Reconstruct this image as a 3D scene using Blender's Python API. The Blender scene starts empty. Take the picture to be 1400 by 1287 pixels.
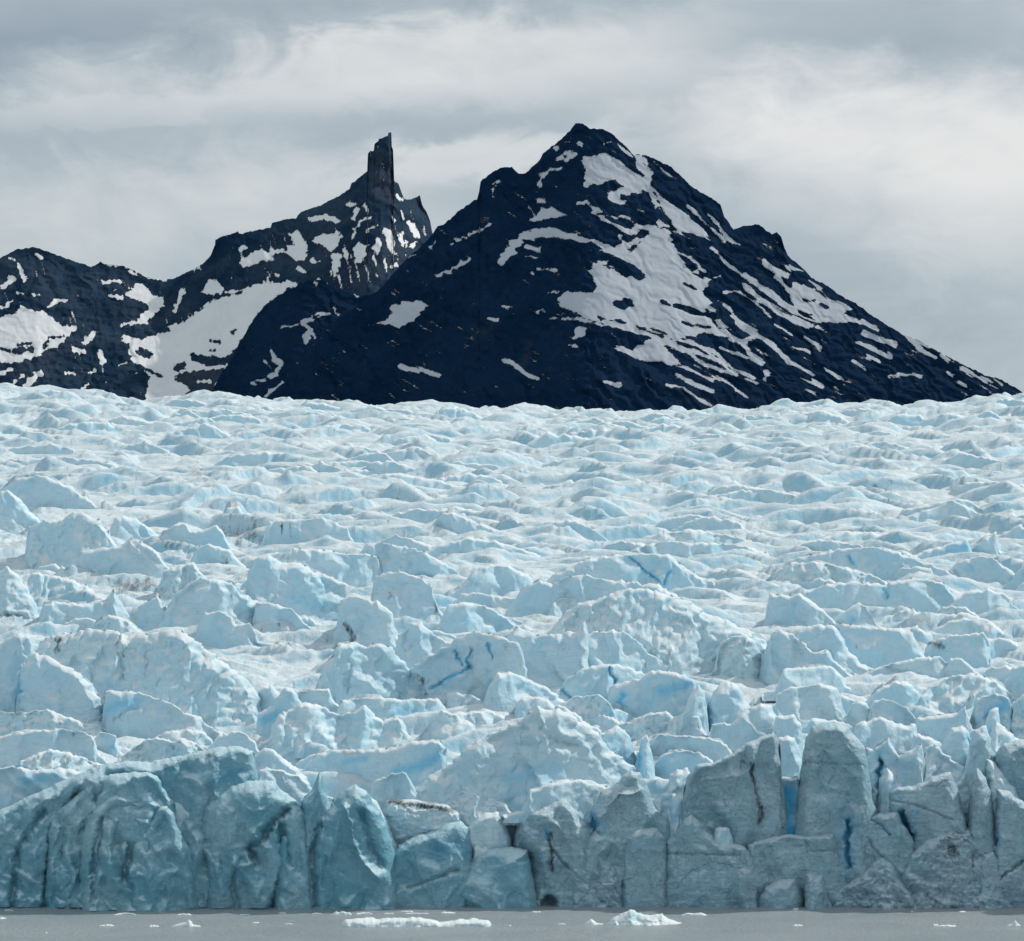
import bpy, math, random
import numpy as np
random.seed(7)
rng = np.random.default_rng(7)
C = bpy.context.scene.collection
scn = bpy.context.scene

# ------------------------------------------------------------------ camera
F = 3970.0          # focal length in photo pixels (photo 1400 px wide)
HC = 70.0           # camera height above the lake
HY = 820.0          # photo row of the true horizon
cam = bpy.data.cameras.new('camera'); camo = bpy.data.objects.new('camera', cam); C.objects.link(camo)
camo.location = (0, 0, HC); camo.rotation_euler = (math.radians(90), 0, 0)
cam.sensor_width = 36; cam.lens = 36*F/1400; cam.shift_y = (HY-643.5)/1400
cam.clip_start = 1; cam.clip_end = 60000
scn.camera = camo

# ------------------------------------------------------------------ light
SUN_EL, SUN_AZ, SUN_E = 42.0, 58.0, 2.75      # azimuth measured from the view direction towards the right
SKY_STRENGTH = 0.1
sd = (math.cos(math.radians(SUN_EL))*math.sin(math.radians(SUN_AZ)),
      math.cos(math.radians(SUN_EL))*math.cos(math.radians(SUN_AZ)), math.sin(math.radians(SUN_EL)))
sun = bpy.data.lights.new('sun', 'SUN'); sun.energy = SUN_E; sun.angle = math.radians(1.5); sun.color = (1, .95, .88)
suno = bpy.data.objects.new('sun', sun); C.objects.link(suno)
from mathutils import Vector
suno.rotation_euler = Vector(sd).to_track_quat('Z', 'Y').to_euler()
suno.location = (0, 0, 3000)
try:
    cy = scn.cycles; cy.max_bounces = 3; cy.diffuse_bounces = 2; cy.glossy_bounces = 2; cy.transmission_bounces = 0; cy.volume_bounces = 0; cy.caustics_reflective = False; cy.caustics_refractive = False
except Exception: pass
scn.view_settings.view_transform = 'Standard'; scn.view_settings.look = 'None'
scn.view_settings.exposure = 0.0; scn.view_settings.gamma = 1.0; scn.view_settings.use_curve_mapping = False

class NT:
    """small node-tree writer"""
    def __init__(s, tree): s.t = tree; s.n = tree.nodes; s.l = tree.links
    def new(s, typ, **kw):
        n = s.n.new(typ)
        for k, v in kw.items():
            if hasattr(n, k): setattr(n, k, v)
        return n
    def put(s, sock, v):
        if isinstance(v, bpy.types.NodeSocket): s.l.new(v, sock)
        elif v is not None: sock.default_value = v
    def math(s, op, a, b=None, c=None, clamp=False):
        n = s.new('ShaderNodeMath', operation=op, use_clamp=clamp)
        s.put(n.inputs[0], a)
        if b is not None: s.put(n.inputs[1], b)
        if c is not None: s.put(n.inputs[2], c)
        return n.outputs[0]
    def mix(s, f, a, b, mode='MIX'):
        n = s.new('ShaderNodeMix', data_type='RGBA', blend_type=mode)
        s.put(n.inputs[0], f); s.put(n.inputs[6], a if isinstance(a, bpy.types.NodeSocket) else (*a, 1))
        s.put(n.inputs[7], b if isinstance(b, bpy.types.NodeSocket) else (*b, 1)); return n.outputs[2]
    def ramp(s, v, lo, hi, a=0.0, b=1.0, smooth=True):
        n = s.new('ShaderNodeMapRange', interpolation_type='SMOOTHSTEP' if smooth else 'LINEAR')
        s.put(n.inputs[0], v); n.inputs[1].default_value = lo; n.inputs[2].default_value = hi
        n.inputs[3].default_value = a; n.inputs[4].default_value = b; return n.outputs[0]
    def scale(s, v, k):
        n = s.new('ShaderNodeVectorMath', operation='MULTIPLY'); s.put(n.inputs[0], v); n.inputs[1].default_value = k
        return n.outputs[0]
    def noise(s, v, sc, det=4, rough=.55, dist=0.0, typ=None):
        n = s.new('ShaderNodeTexNoise'); s.put(n.inputs['Vector'], v)
        n.inputs['Scale'].default_value = sc; n.inputs['Detail'].default_value = det
        n.inputs['Roughness'].default_value = rough; n.inputs['Distortion'].default_value = dist
        return n.outputs[0]
    def attr(s, name):
        n = s.new('ShaderNodeAttribute', attribute_name=name); return n.outputs['Fac']

# sky: Nishita sky almost wholly covered by a high layered cloud deck
w = bpy.data.worlds.new('World'); scn.world = w; w.use_nodes = True
T = NT(w.node_tree); T.n.clear()
tc = T.new('ShaderNodeTexCoord'); sep = T.new('ShaderNodeSeparateXYZ'); T.l.new(tc.outputs['Generated'], sep.inputs[0])
sx, sy, sz = sep.outputs
ysafe = T.math('MAXIMUM', sy, .15)
U = T.math('DIVIDE', sx, ysafe); V = T.math('DIVIDE', sz, ysafe)
cv = T.new('ShaderNodeCombineXYZ'); T.l.new(U, cv.inputs[0]); T.l.new(V, cv.inputs[1]); cv = cv.outputs[0]
dirv = tc.outputs['Generated']
n1 = T.noise(T.scale(dirv, (3.0, 1.0, 9.0)), 2.3, 3, .55, .6)       # broad bands
n2 = T.noise(T.scale(dirv, (3.0, 1.0, 6.0)), 9.0, 5, .6, .8)       # wisps
n3 = T.noise(T.scale(dirv, (1, 1, 2.2)), 34.0, 4, .62, .4)
wrp = T.math('MULTIPLY', T.math('SUBTRACT', n2, .5), 220.0)
wrp2 = T.math('MULTIPLY', T.math('SUBTRACT', n3, .5), 60.0)
PX = T.math('ADD', T.math('ADD', T.math('MULTIPLY', U, F), 700.0), wrp)
PY = T.math('ADD', T.math('SUBTRACT', HY, T.math('MULTIPLY', V, F)), T.math('ADD', T.math('MULTIPLY', wrp, .25), wrp2))
pv = T.new('ShaderNodeCombineXYZ'); T.l.new(PX, pv.inputs[0]); T.l.new(PY, pv.inputs[1]); pv = pv.outputs[0]
def blob(cx, cy, rx, ry, amp, rot=0.0, p=1.0):
    mp = T.new('ShaderNodeMapping', vector_type='TEXTURE'); T.l.new(pv, mp.inputs[0])
    mp.inputs['Location'].default_value = (cx, cy, 0); mp.inputs['Rotation'].default_value = (0, 0, rot); mp.inputs['Scale'].default_value = (rx, ry, 1)
    ln = T.new('ShaderNodeVectorMath', operation='LENGTH'); T.l.new(mp.outputs[0], ln.inputs[0])
    if p > 2: return T.ramp(ln.outputs['Value'], 1.12, .70, 0.0, amp*1.0)
    return T.ramp(ln.outputs['Value'], 1.9-.5*(p > 1.3), .1+.35*(p > 1.3), 0.0, amp*1.45)
acc = None
CLOUDS = [(1310, 255, 330, 130, .09, .16, 3), (620, 95, 340, 70, .07, -.08, 3), (120, 150, 230, 26, .06, -.05, 3), (690, 215, 190, 30, .06, -.15, 3), (1260, 180, 360, 85, .17, .10, 1.6), (1330, 330, 120, 110, .08, .3, 1), (610, 80, 360, 62, .17, -.10, 1.5),
          (90, 130, 190, 28, .10, -.05, 1.3), (380, 240, 160, 60, .09, .35, 1), (650, 215, 170, 32, .13, -.15, 1.4),
          (100, 300, 260, 80, .06, 0, 1), (1400, 70, 300, 30, -.05, .15, 1.3), (200, 15, 500, 45, -.10, -.05, 1.3),
          (1200, 50, 260, 35, -.03, .03, 1.2), (1130, 60, 300, 14, -.05, .0, 1.3), (30, 60, 260, 30, -.10, -.1, 1.3), (1150, 400, 260, 70, -.12, .1, 1.2), (620, 170, 200, 22, -.06, 0, 1.3),
          (900, 150, 260, 45, .03, 0, 1), (150, 190, 220, 25, -.05, 0, 1.3)]
for b in CLOUDS:
    g = blob(*b); acc = g if acc is None else T.math('ADD', acc, g)
det = T.math('ADD', T.math('MULTIPLY', T.math('SUBTRACT', n1, .5), .40),
             T.math('ADD', T.math('MULTIPLY', T.math('SUBTRACT', n2, .5), .34), T.math('MULTIPLY', T.math('SUBTRACT', n3, .5), .16)))
val = T.math('ADD', T.math('ADD', acc, det), .485)
cr = T.new('ShaderNodeValToRGB'); T.l.new(val, cr.inputs[0])
e = cr.color_ramp.elements
e[0].position = .15; e[0].color = (.30, .37, .43, 1)
e[1].position = .90; e[1].color = (.80, .80, .79, 1)
m_ = e.new(.45); m_.color = (.44, .505, .55, 1)
m_ = e.new(.65); m_.color = (.60, .64, .66, 1)
sky = T.new('ShaderNodeTexSky', sky_type='NISHITA'); sky.sun_disc = False
sky.sun_elevation = math.radians(SUN_EL); sky.sun_rotation = math.radians(SUN_AZ)
sky.air_density = 1.0; sky.dust_density = .6; sky.ozone_density = 1.5
CLOUD_GAIN = 1.0/SKY_STRENGTH
cl = T.new('ShaderNodeVectorMath', operation='SCALE'); T.l.new(cr.outputs[0], cl.inputs[0]); cl.inputs['Scale'].default_value = CLOUD_GAIN
skyc = T.mix(.93, sky.outputs[0], cl.outputs[0])
bg = T.new('ShaderNodeBackground'); T.l.new(skyc, bg.inputs[0]); bg.inputs[1].default_value = SKY_STRENGTH
w.cycles.sampling_method = 'MANUAL'; w.cycles.sample_map_resolution = 256
wo = T.new('ShaderNodeOutputWorld'); T.l.new(bg.outputs[0], wo.inputs[0])

# ------------------------------------------------------------------ materials
def material(name):
    m = bpy.data.materials.new(name); m.use_nodes = True
    t = NT(m.node_tree); t.n.clear()
    bs = t.new('ShaderNodeBsdfPrincipled'); out = t.new('ShaderNodeOutputMaterial'); t.l.new(bs.outputs[0], out.inputs[0])
    geo = t.new('ShaderNodeNewGeometry')
    return m, t, bs, geo.outputs['Position'], geo.outputs['Normal']
def bump(t, bs, h, dist, strength=1.0, prev=None):
    b = t.new('ShaderNodeBump'); t.put(b.inputs['Height'], h); b.inputs['Distance'].default_value = dist
    b.inputs['Strength'].default_value = strength
    if prev is not None: t.l.new(prev, b.inputs['Normal'])
    if bs is not None: t.l.new(b.outputs[0], bs.inputs['Normal'])
    return b.outputs[0]

def ice_material(name, crust, clear, deep, grain=1.0, strata=.5, rough=.55, facing=(.38, .90), finec=.3, fineb=.34, midb=.8, frac=0.0, siltk=.5):
    """granular white crust on gentle ground, clear bluer ice on steep faces, blue ice in cracks with its inner glow painted in, silt"""
    m, t, bs, P, N = material(name)
    sepn = t.new('ShaderNodeSeparateXYZ'); t.l.new(N, sepn.inputs[0])
    nz = sepn.outputs[2]
    big = t.noise(P, .045, 3, .6, .5)
    mid = t.noise(P, .32, 4, .62, .4)
    fine = t.noise(P, 1.9, 4, .68)
    lay = t.noise(t.scale(P, (.16, .16, .95)), 1.0, 4, .66, 1.3)
    flute = t.noise(t.scale(P, (1.1, .5, .10)), .8, 2, .6, .3)
    f = t.math('ADD', nz, t.math('MULTIPLY', t.math('SUBTRACT', mid, .5), .7))
    f = t.ramp(f, *facing)
    steep = t.mix(t.ramp(big, .35, .68), clear, tuple(.55*a+.45*b for a, b in zip(clear, crust)))
    steep = t.mix(t.math('MULTIPLY', t.math('MULTIPLY', t.ramp(lay, .5, .72), t.ramp(big, .4, .6)), strata), steep, tuple(.55*a for a in clear))
    col = t.mix(f, steep, crust)
    col = t.mix(t.math('MULTIPLY', t.ramp(fine, .5, .8), finec), col, tuple(.72*c for c in clear))
    fr = None
    if frac > 0:      # hairline fractures and suncup pitting
        pit = t.noise(t.scale(P, (1, 1, 1.25)), .95, 3, .7, .6)
        dv = t.new('ShaderNodeVectorMath', operation='MULTIPLY_ADD'); nn = t.new('ShaderNodeTexNoise'); t.l.new(P, nn.inputs['Vector']); nn.inputs['Scale'].default_value = .11; nn.inputs['Detail'].default_value = 3
        t.l.new(nn.outputs['Color'], dv.inputs[0]); dv.inputs[1].default_value = (14, 14, 14); t.l.new(t.scale(P, (.8, .8, 1.1)), dv.inputs[2])
        vo = t.new('ShaderNodeTexVoronoi', feature='DISTANCE_TO_EDGE'); t.l.new(dv.outputs[0], vo.inputs['Vector']); vo.inputs['Scale'].default_value = .085
        ln = t.ramp(vo.outputs['Distance'], .0, .035, 1.0, 0.0)
        fr = t.math('MULTIPLY', ln, t.ramp(t.noise(P, .09, 3, .6), .46, .60))
        col = t.mix(t.math('MULTIPLY', fr, .6*frac), col, (clear[0]*.35, clear[1]*.5, clear[2]*.65))
        col = t.mix(t.math('MULTIPLY', t.ramp(pit, .52, .75), .22), col, tuple(.75*a for a in clear))
        col = t.mix(t.math('MULTIPLY', t.ramp(pit, .44, .25), .35), col, crust)
    bl = t.math('MULTIPLY', t.attr('blue'), t.ramp(mid, .2, .55, .65, 1.0))
    col = t.mix(t.math('MINIMUM', bl, 1.0), col, deep)
    d = t.math('ADD', t.attr('dirt'), t.math('MULTIPLY', t.math('SUBTRACT', t.noise(t.scale(P, (1, 1, .45)), .55, 5, .75, 1.2), .5), 2.6))
    df = t.ramp(d, .35, 1.25, 0, .95 if name != 'glacier_ice' else .62)
    hasd = t.ramp(t.attr('dirt'), .03, .30)
    col = t.mix(t.math('MULTIPLY', df, hasd), col, (.035, .04, .045))
    silt = t.math('MULTIPLY', t.ramp(t.noise(t.scale(P, (.6, .6, 1.4)), .13, 4, .7, 1.0), .54, .72), t.ramp(mid, .42, .62))
    col = t.mix(t.math('MULTIPLY', silt, siltk), col, (.36, .34, .31))
    t.l.new(col, bs.inputs['Base Color'])
    bs.inputs['Roughness'].default_value = rough; bs.inputs['IOR'].default_value = 1.31
    bs.inputs['Specular IOR Level'].default_value = .35
    b1 = bump(t, None, mid, midb*grain, .5)
    b2 = bump(t, None, lay, .22*grain, .22, b1)
    b2 = bump(t, None, flute, .35*grain, .4, b2)
    if fr is not None:
        b2 = bump(t, None, pit, 1.0*grain, .85, b2)
        b2 = bump(t, None, t.math('MULTIPLY', fr, -1.0), .7*frac, .8, b2)
    bump(t, bs, fine, fineb*grain, .8, b2)
    return m
M_field = ice_material('glacier_ice', (.75, .835, .865), (.36, .625, .765), (.06, .50, .80), 1.0, .3, facing=(.56, 1.0), siltk=.5)
M_ridge = ice_material('ridge_ice', (.83, .905, .93), (.52, .77, .88), (.07, .52, .84), .8, .35, finec=.22, fineb=.45, midb=.75, siltk=.32)  # steep faces coloured brighter in place of light glowing through the ice
M_grey = ice_material('grey_front_ice', (.68, .83, .89), (.335, .555, .665), (.06, .52, .86), .9, .45, .5, finec=.4, fineb=.55, midb=.8, frac=.4, siltk=.3)  # grey front ice, darkened further to stand in for cloud shade
M_teal = ice_material('blue_front_ice', (.60, .81, .88), (.17, .42, .53), (.02, .25, .42), .6, .35, .42, facing=(.36, .9), midb=.5, fineb=.45, frac=.2, siltk=.2)  # dense blue front ice, with cloud shade put into its darker colour
M_glow = ice_material('clear_blue_ice', (.64, .83, .88), (.35, .68, .80), (.04, .50, .82), .6, .3, .4, siltk=.1)
M_floe = ice_material('floating_ice', (.82, .88, .89), (.58, .75, .79), (.2, .6, .64), .25, .2, siltk=.1)

def rock_material(name, ra, rb_, snow_a, snow_b, bd=11.0):
    m, t, bs, P, N = material(name)
    a = t.noise(P, .006, 5, .65, .5); b = t.noise(P, .05, 6, .7, .3)
    r = t.mix(t.ramp(a, .35, .65), ra, rb_)
    r = t.mix(t.math('MULTIPLY', t.ramp(b, .5, .75), .6), r, (.018, .040, .075))
    r = t.mix(t.math('MULTIPLY', t.attr('pale'), t.ramp(a, .3, .6, .5, 1)), r, (.060, .072, .098))
    sn = t.math('ADD', t.attr('snow'), t.math('MULTIPLY', t.math('SUBTRACT', t.noise(t.scale(P, (.8, 1, 1.5)), .075, 5, .74, .8), .5), 1.15))
    sn = t.math('ADD', sn, t.math('MULTIPLY', t.math('SUBTRACT', t.noise(t.scale(P, (.5, 1, 1.9)), .22, 3, .7), .5), t.ramp(t.attr('snow'), .04, .25, .15, .85)))
    sn = t.ramp(sn, .40, .64)
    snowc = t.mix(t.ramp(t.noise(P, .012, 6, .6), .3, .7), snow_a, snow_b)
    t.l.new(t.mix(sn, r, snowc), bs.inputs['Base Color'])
    bs.inputs['Roughness'].default_value = 1.0; bs.inputs['Specular IOR Level'].default_value = .03
    rb = bump(t, None, t.math('MULTIPLY', t.noise(P, .012, 6, .7, .6), t.math('SUBTRACT', 1.0, t.math('MULTIPLY', sn, .9))), bd, .6)
    bump(t, bs, t.math('MULTIPLY', b, t.math('SUBTRACT', 1.0, sn)), 5.0, .6, rb)
    return m
M_rock = rock_material('haze_tinted_rock', (.004, .020, .052), (.007, .027, .066), (.46, .50, .56), (.54, .575, .63))  # blue haze put into the rock colour, cloud shade into the greyer snow
M_rock2 = rock_material('haze_tinted_granite', (.009, .032, .068), (.034, .064, .104), (.80, .81, .825), (.86, .87, .875), 26.0)  # paler blue granite with haze put in; snow coloured brighter as sunlit

def water_material():
    m, t, bs, P, N = material('silty_lake_water')
    n = t.noise(t.scale(P, (1, 1.6, 1)), .035, 5, .6, .4)
    t.l.new(t.mix(t.ramp(n, .3, .7), (.43, .50, .53), (.50, .56, .585)), bs.inputs['Base Color'])
    bs.inputs['Roughness'].default_value = .30; bs.inputs['IOR'].default_value = 1.33; bs.inputs['Specular IOR Level'].default_value = .22
    w1 = t.noise(t.scale(P, (1, 1.5, 1)), .55, 6, .7, .3)
    w2 = t.noise(t.scale(P, (1, 1.3, 1)), 2.6, 4, .7)
    b1 = bump(t, None, w1, 1.5, .9); bump(t, bs, w2, .35, .8, b1)
    return m
M_water = water_material()

# ------------------------------------------------------------------ noise in numpy
_tab = {}
def perlin(x, y, seed=0):
    if seed not in _tab:
        r = np.random.default_rng(1000+seed); p = r.permutation(512); a = r.uniform(0, 2*np.pi, 512)
        _tab[seed] = (p, np.cos(a).astype(np.float32), np.sin(a).astype(np.float32))
    p, gx, gy = _tab[seed]
    xi = np.floor(x).astype(np.int64); yi = np.floor(y).astype(np.int64)
    xf = (x-xi).astype(np.float32); yf = (y-yi).astype(np.float32)
    u = xf*xf*xf*(xf*(xf*6-15)+10); v = yf*yf*yf*(yf*(yf*6-15)+10)
    def g(ix, iy, dx, dy):
        h = p[(p[ix & 511]+iy) & 511]; return gx[h]*dx+gy[h]*dy
    a = g(xi, yi, xf, yf); b = g(xi+1, yi, xf-1, yf); c = g(xi, yi+1, xf, yf-1); d = g(xi+1, yi+1, xf-1, yf-1)
    return 1.5*((a*(1-u)+b*u)*(1-v)+(c*(1-u)+d*u)*v)
def fbm(x, y, o=4, seed=0, g=.5):
    s = 0; a = 1.0
    for i in range(o): s = s+a*perlin(x*2**i+17.3*i, y*2**i-9.1*i, seed+i); a *= g
    return s
def ridged(x, y, o=4, seed=0, g=.5):
    s = 0; a = 1.0; t = 0
    for i in range(o): s = s+a*(1-np.abs(perlin(x*2**i+7.7*i, y*2**i+3.1*i, seed+i))*1.6); t += a; a *= g
    return s/t
def sstep(a, b, x):
    t = np.clip((x-a)/(b-a), 0, 1); return t*t*(3-2*t)

# ------------------------------------------------------------------ mesh helpers
def tag(o, label=None, cat=None, group=None, kind=None):
    if label: o['label'] = label
    if cat: o['category'] = cat
    if group: o['group'] = group
    if kind: o['kind'] = kind
    return o
NTRI = [0]
def grid_mesh(name, X, Y, Z, mat, attrs=None, parent=None, closed_ends=False, flip=False, origin=True):
    """X,Y,Z arrays [rows, cols] -> one smooth shaded mesh object whose origin is at its base centre"""
    nr, nc = X.shape
    o3 = np.zeros(3)
    if origin: o3 = np.array([float(X.mean()), float(Y.mean()), float(Z.min())])
    co = np.stack([X-o3[0], Y-o3[1], Z-o3[2]], -1).reshape(-1, 3).astype(np.float32)
    i = (np.arange(nr-1)[:, None]*nc+np.arange(nc-1)[None, :]).ravel()
    q = np.stack([i, i+1, i+nc+1, i+nc], 1)
    if flip: q = q[:, ::-1]
    me = bpy.data.meshes.new(name)
    me.vertices.add(len(co)); me.vertices.foreach_set('co', co.ravel())
    me.loops.add(q.size); me.loops.foreach_set('vertex_index', q.ravel().astype(np.int32))
    me.polygons.add(len(q)); me.polygons.foreach_set('loop_start', (np.arange(len(q))*4).astype(np.int32))
    me.polygons.foreach_set('use_smooth', np.ones(len(q), bool))
    for k, v in (attrs or {}).items():
        a = me.attributes.new(k, 'FLOAT', 'POINT'); a.data.foreach_set('value', np.ascontiguousarray(v, np.float32).ravel())
    me.update(calc_edges=True); me.materials.append(mat)
    ob = bpy.data.objects.new(name, me); C.objects.link(ob); ob.location = o3
    if parent: ob.parent = parent; ob.location = o3-np.array(parent.location)
    NTRI[0] += 2*len(q)
    return ob

def polydist(px, py, pts):
    """distance from points to an open polyline, photo pixels"""
    best = np.full(px.shape, 1e9, np.float32)
    for (x0, y0), (x1, y1) in zip(pts[:-1], pts[1:]):
        dx, dy = x1-x0, y1-y0; L = dx*dx+dy*dy+1e-9
        t = np.clip(((px-x0)*dx+(py-y0)*dy)/L, 0, 1)
        best = np.minimum(best, (px-x0-t*dx)**2+(py-y0-t*dy)**2)
    return np.sqrt(best)

def monotone(pts):
    out = [list(map(float, pts[0]))]
    for x, y in pts[1:]:
        if x <= out[-1][0]+.35: x = out[-1][0]+.35
        out.append([float(x), float(y)])
    return out

def columns(pts, step, jitter, seed, jscale=9.0):
    xs = np.array([p[0] for p in pts]); ys = np.array([p[1] for p in pts])
    g = np.arange(xs[0]+step*.5, xs[-1], step)
    g = g[np.min(np.abs(g[:, None]-xs[None, :]), 1) > .3*step]
    cx = np.sort(np.concatenate([g, xs])); ty = np.interp(cx, xs, ys)
    hgt = ys.max()-ty
    win = np.clip(hgt/12.0, 0, 1)
    j = fbm(cx/jscale, np.full_like(cx, seed*3.7+.5), 4, 40+seed % 7, .6)
    return cx, ty+j*jitter*win

def sheet(name, pts, D, bot=None, mat=None, T_=3.0, R=7.0, step=1.8, lean=.12, relief=1.0, style='slab', jitter=1.0,
          back=6.0, drop=1.6, rows=None, marks=(), seed=0, parent=None, brows=7, blue=0.0, zb=-1.5, warp=2.2, fold=1.0, yaw=0.0, bow=0.0):
    """A solid block of ice or rock: its crest follows pts, its face leans out towards the lake with modelled relief,
    its rounded back falls away behind the crest.  Returns one mesh object."""
    pts = monotone(pts); cx, ty = columns(pts, step, jitter, seed)
    nc = len(cx); mpp = D/F
    by = np.full(nc, float(bot)) if bot is not None else np.full(nc, HY+(HC-zb)*F/D)
    by = np.maximum(by, ty+2.0)
    hpx = float((by-ty).max())
    nr = rows or int(np.clip(hpx/(step*.9), 8, 110))
    tt = np.linspace(0, 1, nr)**1.25
    PXg = np.repeat(cx[None, :], nr, 0); PYg = ty[None, :]+tt[:, None]*(by-ty)[None, :]
    line = list(zip(cx[::2], ty[::2])) if nc > 90 else list(zip(cx, ty))
    if line[-1][0] != cx[-1]: line.append((cx[-1], ty[-1]))
    s = polydist(PXg, PYg, line)
    k = np.clip(s/R, 0, 1); prof = np.sqrt(np.clip(1-(1-k)**2, 0, 1))
    h = (PYg-ty[None, :])*mpp
    dep = T_*prof+lean*h
    x = PXg*mpp; z = -PYg*mpp; so = seed*13.7
    win = sstep(0, R*1.6, s)
    if style == 'slab':
        rel = .9*fbm(x/9+so, z/12, 3, 3)+.35*fbm(x/2.2+so, z/3.0, 3, 9)+.22*fbm(x/14+so, z/1.3, 3, 15)
        rel += .5*np.abs(fbm(x/5+so, z/9, 2, 21))
    elif style == 'carved':
        wx = x+2.2*fbm(x/9+so, z/9, 2, 5); wz = z+2.5*fbm(x/8, z/8+so, 2, 6)
        rel = 3.6*(ridged(wx/11+so, wz/19, 2, 31)-.6)+1.1*(ridged(wx/5.2+so, wz/8, 2, 35)-.6)+.25*fbm(x/2.4, z/2.4, 3, 9)
    elif style == 'rubble':
        wx = x+1.2*fbm(x/4+so, z/4, 2, 5)
        rel = 1.9*(ridged(wx/4.2+so, z/4.0, 3, 51)-.6)+.8*np.abs(fbm(x/1.6+so, z/1.5, 3, 56))
    elif style == 'face':
        rel = .7*fbm(x/11+so, z/9, 3, 3)+.28*fbm(x/2.5+so, z/2.3, 3, 9)+.5*np.abs(fbm(x/6+so, z/11, 2, 61))
    elif style == 'gully':
        wx = x-1.0*(z-z.max())*.45+1.5*fbm(x/7, z/7+so, 2, 5)
        rel = 2.4*(ridged(wx/6.5+so, z/30, 3, 71)-.6)+.6*fbm(x/2.5+so, z/2.3, 3, 9)
    q = x/13+.5*fbm(x/20+so, z/16, 2, 180)+.018*(z-z.max())+so
    f1 = perlin(q, z/40+so, 181)
    rel = rel+fold*(3.4*(.45-np.abs(f1)*1.5)+1.3*(.4-np.abs(perlin(q*2.3+9, z/18+so, 182))*1.4))
    dep = dep+rel*relief*win+yaw*(x-x.mean())+bow*((x-x.mean())/max(1.0, float(np.ptp(x)/2)))**2
    blu = np.full(dep.shape, blue, np.float32)*sstep(0, R*3, s); dirt = np.zeros(dep.shape, np.float32)
    blu = blu*(.6+.4*np.clip(fbm(x/7+so, z/7, 3, 80)+.5, 0, 1))
    for mk in marks:
        kind, mp, wd, am = mk[:4]
        wob = (.5 if kind == 'crack' else 1.6)*fbm(PXg/7+so, PYg/7, 3, 90)
        d = polydist(PXg+wob, PYg+.6*wob, mp) if len(mp) > 1 else np.hypot(PXg-mp[0][0]+wob, PYg-mp[0][1]+wob)
        if kind == 'crack':       # a fracture into blue ice; light glowing through it is painted as colour
            wv = wd*(.55+.8*np.clip(fbm(PXg/9+so, PYg/9, 2, 95)+.4, 0, 1)); g = np.exp(-(d/wv)**2); dep = dep-1.4*am*g; blu = np.maximum(blu, np.clip(np.maximum(.85*np.exp(-(d/(wv*1.1))**2), .32*np.exp(-(d/(wv*3.2))**2)), 0, 1))
        elif kind == 'groove': g = np.exp(-(d/wd)**2); dep = dep-am*g
        elif kind == 'hollow': g = sstep(wd, wd*.5, d); dep = dep-am*g
        elif kind == 'ridge': g = np.exp(-np.abs(d/wd)); dep = dep+am*g*win
        elif kind == 'dirt': dirt = np.maximum(dirt, am*np.exp(-(d/wd)**2))
        elif kind == 'blue': blu = np.maximum(blu, am*np.exp(-(d/wd)**2))  # translucent glow of the ice painted on as blue
    YY = D-dep
    wpx = warp*(fbm(PXg/16+so, PYg/13, 3, 170)*np.clip((PYg-ty.min())/14, 0, 1))
    XX = (PXg+wpx-700)*YY/F; ZZ = HC+(HY-PYg)*YY/F
    # back
    bt = np.linspace(0, 1, brows+1)[1:]
    X0, Y0, Z0 = XX[0], YY[0], ZZ[0]
    zlow = ZZ[-1].min()
    BX = np.repeat(X0[None], brows, 0); cxm = X0.mean()
    BX = BX+(cxm-BX)*.12*(bt[:, None]**2)
    hh = (Z0-zlow)
    BY = Y0[None]+bt[:, None]*back*(1+.25*fbm(cx/11, cx*0+seed, 2, 3))[None]
    fall = (bt**drop)[:, None]*hh[None]
    BZ = Z0[None]-fall+(.12*back*fbm(BX/4+so, BY/4, 3, 12)*(1-bt[:, None]))
    X = np.concatenate([BX[::-1], XX]); Y = np.concatenate([BY[::-1], YY]); Z = np.concatenate([BZ[::-1], ZZ])
    zz = np.zeros((brows, nc), np.float32)
    return grid_mesh(name, X, Y, Z, mat, {'blue': np.concatenate([zz, blu]), 'dirt': np.concatenate([zz, dirt])}, parent, flip=True)

# ------------------------------------------------------------------ setting: lake, glacier
bm = np.array([[-14000., 14000.], [-14000., 14000.]])
lake = grid_mesh('lake_water', bm, np.array([[-6000., -6000.], [26000., 26000.]]), bm*0, M_water, origin=False)
tag(lake, kind='structure')

SKYL = np.array([(-200, 522), (0, 524), (50, 527), (90, 530), (130, 532), (200, 546), (240, 541), (300, 534), (330, 538), (380, 544), (500, 546), (560, 548), (640, 552), (700, 556),
                 (850, 561), (1000, 557), (1100, 552), (1250, 553), (1290, 550), (1330, 543), (1380, 539), (1420, 541), (1600, 535)], float)
PT = np.array([(672, 1098), (690, 1078), (715, 1045), (745, 1005), (790, 955), (860, 902), (950, 852), (1080, 800), (1250, 750), (1480, 700),
               (1800, 652), (2300, 603), (2700, 578), (3150, 560)], float)
def base_py(d, px):
    b = np.interp(d, PT[:, 0], PT[:, 1])
    k = sstep(1500, 3150, d)
    return b+k*(np.interp(px, SKYL[:, 0], SKYL[:, 1])-557)+7-6*k
def base_z(d, px): return HC+(HY-base_py(d, px))*d/F
def d_at(py, px=700):
    dd = np.linspace(672, 3150, 2000); p = base_py(dd, px)
    return float(np.interp(-py, -p, dd))

NC, NR = 700, 920
pc = np.linspace(-190, 1590, NC); dr = 673*np.exp(np.linspace(0, math.log(3150/673), NR)**1.0)
PG, DG = np.meshgrid(pc, dr)
XG = (PG-700)*DG/F
Bz = base_z(DG, PG)
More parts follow.
